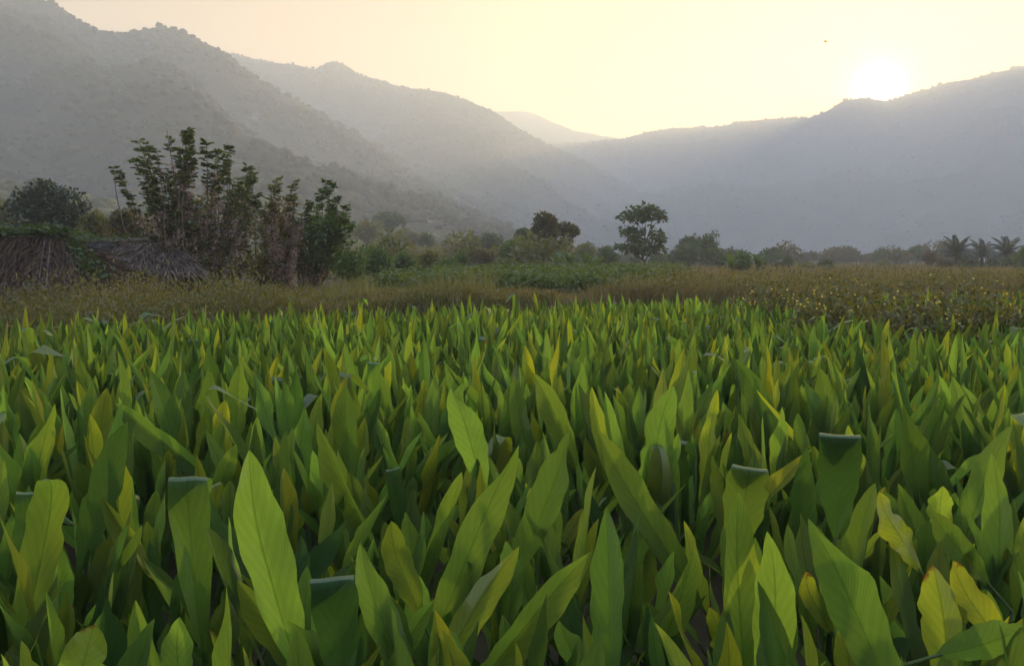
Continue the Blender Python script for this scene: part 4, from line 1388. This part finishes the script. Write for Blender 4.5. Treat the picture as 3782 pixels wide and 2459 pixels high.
def banana(px, ytop, Y, label, nl=7, L=1.5):
    c = at(px, ytop, Y); gz = ground_z(c.x, Y)
    t = tree_thing('banana_plant', (c.x, Y, gz - .05), label, 'banana plant', 'banana plants')
    H = max(c.z - gz - L * .45, .5)
    tb = MB(); tb.tube([(0, 0, -.05), (.02, 0, H * .6), (0, 0, H)], [.13, .11, .07], 8)
    tb.build('stem', M_STEM, t)
    for i in range(nl):
        o = put('leaf', BANANA[i % 5], t)
        az = 2.4 * i + random.uniform(-.3, .3)
        o.matrix_local = Matrix.Translation((0, 0, H - .05)) @ Matrix.Rotation(az, 4, 'Z') @ Matrix.Rotation(R(random.uniform(-25, 12) if i else 14), 4, 'X') @ Matrix.Scale(L * random.uniform(.8, 1.15), 4)


for (x, y, Y, l, k) in [(470, 990, 50, 'banana plant with one pale upright leaf under the slender trees', 6), (670, 985, 52, 'banana plant in the middle of the low banana row', 7),
                        (940, 1020, 51, 'banana plant with arching leaves right in the low banana row', 7), (1090, 1040, 53, 'banana plant at the right end of the low banana row', 6)]:
    q = S(x, y + 30); banana(q[0], q[1], Y, l, k, 1.3)
q = P3(520, 320); banana(q[0], q[1], 52, 'banana plant left of the bright green ragged tree', 6, 1.2)
q = P3(690, 305); banana(q[0], q[1], 53, 'banana plant right of the bright green ragged tree', 7, 1.3)

# ------------------------------------------------------------------ thatched huts
M_THATCH_BROWN = rough_mat('brown_thatch', (0.045, 0.027, 0.017), (0.18, 0.120, 0.080), 5.0, .95, .3, tint=True)
M_THATCH_GREY = rough_mat('grey_thatch', (0.045, 0.045, 0.050), (0.16, 0.155, 0.160), 5.0, .95, .3, tint=True)
M_THATCH_PALE = rough_mat('weathered_thatch', (0.05, 0.033, 0.023), (0.38, 0.30, 0.245), 5.0, .95, .3, tint=True)
M_POLE = rough_mat('pole_wood', (0.10, 0.08, 0.065), (0.22, 0.18, 0.15), 9.0, .9, .3, stretch=(1, 1, .2))


def roof_slope(parent, A, Bp, C, D, mat, name, n, ln, seed, lift=.06):
    """A-B ridge, D-C eave (all local); thatch strips laid down the slope in ragged courses"""
    A, Bp, C, D = map(Vector, (A, Bp, C, D))
    nrm = (Bp - A).cross(D - A).normalized()
    if nrm.z < 0: nrm = -nrm
    mb = MB()
    th = .10
    vs_ = [A, Bp, C, D]
    vv = [tuple(v) for v in vs_] + [tuple(v - nrm * th) for v in vs_]
    mb.add(vv, [(0, 1, 2, 3), (7, 6, 5, 4), (0, 4, 5, 1), (1, 5, 6, 2), (2, 6, 7, 3), (3, 7, 4, 0)], np.array([.15, 0, 0, 1]))
    u, v = rng.uniform(0, 1, n), rng.uniform(-.02, .96, n)
    a, b, c, d = (np.array(x) for x in vs_)
    top = a + (b - a) * u[:, None]; bot = d + (c - d) * u[:, None]
    p = top + (bot - top) * v[:, None] + np.array(nrm) * (lift * rng.uniform(.2, 1.2, n))[:, None]
    dr = (bot - top); dr /= np.linalg.norm(dr, axis=1, keepdims=True)
    dr = dr + rng.normal(size=(n, 3)) * .22
    t = rtint(n); t[:, 0] = t[:, 0] ** 1.6
    mb.cards(p, dr, np.tile(np.array(nrm), (n, 1)) + rng.normal(size=(n, 3)) * .3, ln * rng.uniform(.5, 1.2, n), rng.uniform(.02, .055, n), t, .04)
    o = mb.build(name, mat, parent, smooth=False)
    o['kind'] = 'stuff'
    return o


def hut(label, loc, rz, half, depth, ridge_half, ridge_z, eave_z, mats, posts=True, vine=0, nst=900, ridge_shift=0.0, open_poles=True):
    t = tag(empty('thatched_hut', loc, rz), label, 'hut', 'thatched huts at left')
    e, d, r, s = half, depth, ridge_half, ridge_shift
    RL, RR = (-r + s, 0, ridge_z), (r + s, 0, ridge_z)
    FL, FR, BL, BR = (-e, -d, eave_z), (e, -d, eave_z), (-e, d, eave_z), (e, d, eave_z)
    roof_slope(t, RL, RR, FR, FL, mats[0], 'front_thatch', nst, .75, 1)
    roof_slope(t, RL, RL, FL, BL, mats[1], 'end_thatch', nst // 2, .6, 2)
    roof_slope(t, RR, RR, FR, BR, mats[2], 'end_thatch', nst // 2, .6, 3)
    roof_slope(t, RL, RR, BR, BL, mats[1], 'rear_thatch', nst // 4, .7, 4)
    mb = MB(); mb.tube([(-r + s - .15, 0, ridge_z + .05), (s, .02, ridge_z + .08), (r + s + .15, 0, ridge_z + .05)], [.06, .07, .06], 6)
    mb.build('ridge_pole', M_POLE, t)
    for i in range(5):
        x = -e * .85 + 1.7 * e * i / 4
        for y in (-d * .8, d * .8):
            m = MB(); m.tube([(x, y, -.1), (x + random.uniform(-.04, .04), y, eave_z * .6), (x, y, eave_z + .1)], [.05, .045, .04], 6)
            m.build('post', M_POLE, t)
    # stick wall set back under the eave
    stick = MB(); stick.tube([(0, 0, -.05), (.01, .01, .5), (0, 0, 1)], [.022, .02, .018], 5)
    sm = stick.mesh('wall_stick', M_POLE)
    k = 0
    x = -e * .8
    while x < e * .8:
        if random.random() < .82:
            o = put('wall_stick', sm, t)
            o.location = (x, -d * .72 + random.uniform(-.03, .03), 0)
            o.rotation_euler = (random.uniform(-.05, .05), random.uniform(-.06, .06), random.uniform(0, 6))
            o.scale = (1, 1, eave_z + random.uniform(-.1, .15))
        x += random.uniform(.09, .16)
    # a few loose rafters over the thatch
    for i in range(4):
        x = random.uniform(-e * .6, e * .8)
        m = MB()
        f0, f1 = random.uniform(.05, .3), random.uniform(.7, .98)
        n0 = .12
        def P(f, dx): return (s * (1 - f) + x * (.6 + .4 * f) + dx, -d * f, ridge_z + (eave_z - ridge_z) * f + n0)
        m.tube([P(f0, 0), P((f0 + f1) / 2, .05), P(f1, .1)], [.018, .018, .014], 5)
        m.build('rafter', M_POLE, t)
    if vine:
        mb = MB()
        n = vine
        uu = rng.uniform(-1.05, 1.05, n)
        c = np.stack([s + uu * r, rng.normal(size=n) * .22 - .1, np.full(n, ridge_z + .08) + np.abs(rng.normal(size=n)) * .1], -1)
        m2 = n // 2
        f = rng.uniform(0, .75, m2)
        c2 = np.stack([s + r + (e - r - s) * f + rng.normal(size=m2) * .12, -d * f * rng.uniform(.2, .9, m2), ridge_z + (eave_z - ridge_z) * f + .12 + np.abs(rng.normal(size=m2)) * .06], -1)
        c = np.concatenate([c, c2]); n = len(c)
        mb.cards(c, unit(n), unit(n) + np.array([0, 0, 1.2]), .12 * rng.uniform(.6, 1.3, n), .10, rtint(n))
        mb.build('vine', FM['vine'], t)
    return t


def hz(x, y): return ground_z(x, y)


YH = 19.5
L_ = at(-380, 0, YH).x; R_ = at(420, 0, YH).x
zr, ze = at(0, 862, YH).z, at(0, 1060, YH).z
gx = (L_ + R_) / 2
g = hz(gx, YH)
hut('vine-topped brown thatched hut at the left edge', (gx, YH + .9, g - .05), R(-4), (R_ - L_) / 2, 2.2, (R_ - L_) / 2 - 1.35, zr - g, ze - g - .25,
    (M_THATCH_BROWN, M_THATCH_BROWN, M_THATCH_BROWN), vine=650, nst=1700, ridge_shift=-.55)
YH = 23.5
c0 = at(445, 0, YH).x
zr, ze = at(0, 888, YH).z, at(0, 1003, YH).z
g = hz(c0, YH)
hut('grey and weathered thatched hut beside the pink-flowered shrub', (c0, YH + .8, g - .05), R(24), 1.6, 1.4, .75, zr - g, ze - g,
    (M_THATCH_PALE, M_THATCH_GREY, M_THATCH_PALE), vine=60, nst=1300, ridge_shift=.15)
YH = 27
c0 = at(285, 0, YH).x
zr, ze = at(0, 893, YH).z, at(0, 960, YH).z
g = hz(c0, YH)
hut('low dark grey hut roof between the two larger huts', (c0, YH + .8, g - .05), R(6), 1.5, 1.3, 1.0, zr - g, ze - g,
    (M_THATCH_GREY, M_THATCH_GREY, M_THATCH_GREY), vine=160, nst=800)


# ------------------------------------------------------------------ bushes with yellow flowers
def flower_bush(i, x, y, h, r, label):
    g = hz(x, y)
    t = tag(empty('flowering_bush', (x, y, g - .03)), label, 'bush', 'yellow-flowered bushes by the crop')
    tb, lb, fb = MB(), MB(), MB()
    for k in range(80):
        az = random.uniform(0, 6.28); rr = r * math.sqrt(random.random())
        top = h * random.uniform(.66, 1.0) * (1 - .35 * (rr / r) ** 2)
        e = Vector((rr * math.cos(az), rr * math.sin(az), top))
        a = Vector((e.x * .3, e.y * .3, 0))
        pts = limb(tb, a, e, .011, .003, 3, .02, 4)
        m = 44
        f = rng.uniform(.22, 1, m) ** .9
        p = np.array([a.lerp(e, float(q)) for q in f]) + rng.normal(size=(m, 3)) * .05
        lb.cards(p, unit(m) + np.array([0, 0, .25]), unit(m) + np.array([0, 0, .6]), rng.uniform(.06, .11, m), .045, rtint(m))
        if random.random() < .4:
            q = np.array(e) + rng.normal(size=(2, 3)) * .05
            for c in q:
                k5 = 5
                an = np.arange(5) * 1.257 + random.random() * 6
                tl = rng.normal(size=3) * .5 + np.array([0, -.6, .7]); tl /= np.linalg.norm(tl)
                u = np.cross(tl, [0, 0, 1.0]); u /= np.linalg.norm(u); w = np.cross(tl, u)
                d = np.cos(an)[:, None] * u + np.sin(an)[:, None] * w + tl * .25
                fb.cards(np.tile(c, (5, 1)), d, np.tile(tl, (5, 1)), .022, .018, rtint(5))
    tb.build('stem', M_TWIG, t); lb.build('foliage', FM['weed'], t); fb.build('blossom', M_YELLOW, t)


BL = ['yellow-flowered bush at the left end of the bush row in the crop', 'yellow-flowered bush, second from the left in the bush row', 'tall yellow-flowered bush in the middle of the bush row',
      'yellow-flowered bush near the right edge, second from the right', 'yellow-flowered bush at the right edge of the view', 'small yellow-flowered bush standing farther back by the dry grass, left', 'yellow-flowered bush farther back between the crop and dry grass']
for i, (x, y, h, r) in enumerate(BUSHES):
    flower_bush(i, x, y, h, r, BL[i])


# ------------------------------------------------------------------ grass, weeds and the green crop
def in_view(x, y, pad=1.0):
    return y > 0 and abs(x) < .66 * y + pad


def scatter_weeds():
    mb = MB()
    P, D, N, L, W, T = [], [], [], [], [], []
    cnt = 0
    while cnt < 3300:
        y = random.uniform(8, 27); x = random.uniform(-20, 1.5)
        e = field_edge(x)
        if not in_view(x, y) or y < e - .05 or y > e + 9 - max(0, x + 9) * .6 or x > .8: continue
        cnt += 1
        g = ground_z(x, y)
        h = random.uniform(.22, .82) * (.42 + .93 * smooth01((-x - 3.0) / 3.5)) * (1 if y < e + 3 else .7) * (.62 + 1.5 * max(0, fbm(x * .42, y * .6, 5.0, 2) + .22)) * (1 + .4 * fbm(x * .6, y * .6, 4.0, 2))
        if x < -7.5: h *= 1.3
        tone = np.clip(.45 + .9 * fbm(x * .5, y * .5, 9.0, 2), 0, 1)
        k = random.randrange(22, 44)
        f = rng.uniform(.05, 1, k)
        c = np.stack([x + rng.normal(size=k) * .16 * (.4 + f), y + rng.normal(size=k) * .16 * (.4 + f), g + h * f], -1)
        P.append(c); D.append(unit(k) * .7 + np.array([0, 0, .7])); N.append(unit(k))
        L.append(rng.uniform(.045, .11, k)); W.append(rng.uniform(.015, .04, k))
        t = rtint(k); t[:, 0] = np.clip(t[:, 0] * .5 + tone * .6 - .05, 0, 1); T.append(t)
    mb.cards(np.concatenate(P), np.concatenate(D), np.concatenate(N), np.concatenate(L), np.concatenate(W), np.concatenate(T))
    tag(mb.build('weeds', FM['weed']), 'tangle of green and yellowish weeds along the left field edge', 'weeds', kind='stuff')


def scatter_grass(name, label, n, region, hmin, hmax, mat, blade=5, wid=.012):
    P, D, N, L, W, T = [], [], [], [], [], []
    cnt = 0; tr = 0
    while cnt < n and tr < n * 30:
        tr += 1
        x, y, ok = region()
        if not ok or not in_view(x, y, 2): continue
        cnt += 1
        g = ground_z(x, y)
        k = blade
        h = random.uniform(hmin, hmax) * max(.35, 1 + 1.5 * fbm(x * .45, y * .45, 2.0, 3))
        sc = max(1.0, y / 22.0)
        c = np.tile([x, y, g - .02], (k, 1)) + rng.normal(size=(k, 3)) * np.array([.12, .12, 0]) * sc
        P.append(c); D.append(rng.normal(size=(k, 3)) * .28 + np.array([0, 0, 1])); N.append(rng.normal(size=(k, 3)) + np.array([0, -1, 0]))
        L.append(h * rng.uniform(.6, 1.2, k)); W.append(np.full(k, wid * sc) * rng.uniform(.7, 1.8, k))
        t = rtint(k); t[:, 0] = np.clip(t[:, 0] * .6 + .2 + .6 * fbm(x * .3, y * .3, 6.0, 2), 0, 1); T.append(t)
    mb = MB()
    mb.cards(np.concatenate(P), np.concatenate(D), np.concatenate(N), np.concatenate(L), np.concatenate(W), np.concatenate(T), .12)
    return tag(mb.build(name, mat), label, 'grass', kind='stuff')


def reg_bank():
    x = random.uniform(-8, 15); e = field_edge(x)
    y = e + random.uniform(.25, 3.2)
    return x, y, True


def reg_right():
    y = 17 + 75 * random.random() ** 2.0; x = random.uniform(1.5, 66)
    e = field_edge(x)
    ok = y > e + .6 and x > 2.2 + max(0, (y - 24)) * .22 + 1.5 * fbm(y * .3, 1.0, 2.0, 2)
    return x, y, ok


def reg_far():
    y = 60 + 140 * random.random(); x = random.uniform(-70, 130)
    return x, y, True


scatter_weeds()


def scatter_right_weeds():
    P, D, N, L, W, T = [], [], [], [], [], []
    cnt = 0
    while cnt < 900:
        x = random.uniform(2.5, 17); e = field_edge(x)
        y = e + .2 + 5.5 * random.random() ** 1.6
        if not in_view(x, y) or fbm(x * .55, y * .55, 12.0, 2) < random.uniform(-.35, .25): continue
        cnt += 1
        g = ground_z(x, y); h = random.uniform(.25, .75) * (1 + .6 * fbm(x * .8, y * .8, 3.0, 2))
        k = 16; f = rng.uniform(.05, 1, k)
        P.append(np.stack([x + rng.normal(size=k) * .16, y + rng.normal(size=k) * .16, g + h * f], -1))
        D.append(unit(k) * .8 + np.array([0, 0, .6])); N.append(unit(k)); L.append(rng.uniform(.07, .15, k)); W.append(rng.uniform(.03, .05, k))
        t = rtint(k); T.append(t)
    mb = MB()
    mb.cards(*(np.concatenate(q) for q in (P, D, N, L, W, T)))
    tag(mb.build('weeds', FM['weed']), 'brownish weeds between the crop and the tawny grass at right', 'weeds', kind='stuff')


scatter_right_weeds()
scatter_grass('dry_grass', 'brown dry grass on the earth bank behind the crop', 11000, reg_bank, .10, .38, FM['dry'], 6)
scatter_grass('dry_grass', 'tawny tall dry grass spreading across the right side behind the bushes', 15000, reg_right, .22, .52, FM['dry'], 6, .016)
def reg_left():
    x = random.uniform(-11, -.5); e = field_edge(x)
    return x, e + random.uniform(3, 20), True


scatter_grass('dry_grass', 'dull dry grass around the feet of the shrubs behind the weeds', 7000, reg_left, .2, .55, FM['olive'], 6, .016)
scatter_grass('dry_grass', 'thin dry grass on the far valley floor', 6000, reg_far, .4, .9, FM['dry'], 5, .02)


def cassava():
    P, D, N, L, W, T = [], [], [], [], [], []
    cnt = 0
    while cnt < 5200:
        y = 21 + 36 * random.random() ** 1.5; x = random.uniform(-12, 17)
        e = field_edge(x)
        if not in_view(x, y) or y < e + 2.6 + 2.2 * fbm(x * .5, 2.0, 1.0, 2) + random.uniform(0, 1.2): continue
        if x > 3.6 + (y - 22) * .26 + 1.0 * fbm(y * .3, 5.0, 2.0, 2) or x < -3.5 - (y - 20) * .12: continue
        cnt += 1
        g = ground_z(x, y)
        h = random.uniform(.3, .85) * (1 + .6 * fbm(x * .5, y * .5, 8.0, 2)) * (.55 + .45 * smooth01((y - e - 2.5) / 3))
        k = 11
        az = rng.uniform(0, 6.28, k)
        c = np.tile([x, y, 0.0], (k, 1)) + np.stack([np.cos(az) * .1, np.sin(az) * .1, g + h * rng.uniform(.45, 1, k)], -1)
        P.append(c); D.append(np.stack([np.cos(az), np.sin(az), rng.uniform(-.6, .4, k)], -1)); N.append(np.tile([0, 0, 1.0], (k, 1)) + rng.normal(size=(k, 3)) * .4)
        L.append(rng.uniform(.10, .21, k)); W.append(rng.uniform(.045, .09, k))
        T.append(rtint(k))
    mb = MB()
    mb.cards(np.concatenate(P), np.concatenate(D), np.concatenate(N), np.concatenate(L), np.concatenate(W), np.concatenate(T), .2)
    tag(mb.build('green_crop', FM['cassava']), 'low leafy green crop on the terrace behind the bank', 'crop', kind='stuff')


cassava()


# ------------------------------------------------------------------ a small winged flyer in front of the bright sky
def flyer():
    c = at(3050, 156, 16.0)
    t = tag(empty('flying_insect', c, R(20)), 'tiny orange-winged insect flying in the bright sky left above the sun', 'insect')
    mb = MB()
    mb.tube([(0, -.035, .002), (0, -.028, .003), (0, -.012, 0), (0, .012, -.002), (0, .05, -.012)], [.002, .0065, .0075, .004, .0015], 8)
    mb.build('body', rough_mat('insect_body', (.25, .10, .04), (.40, .18, .07), 40, .6, 0), t)
    mw = foliage_mat('insect_wing', (.55, .33, .16), (.65, .42, .22), .5, 1.2)
    for sg in (-1, 1):
        for (y0, y1, L, w) in ((-.02, -.03, .055, .018), (0, .012, .045, .02)):
            m = MB()
            V = [(0, y0, .004), (sg * L * .4, y0 - w * .4, .004 + L * .2), (sg * L, y1, .004 + L * .42), (sg * L * .75, y1 + w, .004 + L * .3), (sg * L * .3, y0 + w * .8, .004 + L * .12)]
            V2 = [(x, y, z - .0012) for x, y, z in V]
            m.add(V + V2, [(0, 1, 2, 3), (5, 8, 7, 6)], np.array([.5, 0, 0, 1]))
            m.add([V[0], V[3], V[4], V2[0], V2[3], V2[4]], [(0, 1, 2), (3, 5, 4)], np.array([.5, 0, 0, 1]))
            m.build('wing', mw, t)


flyer()
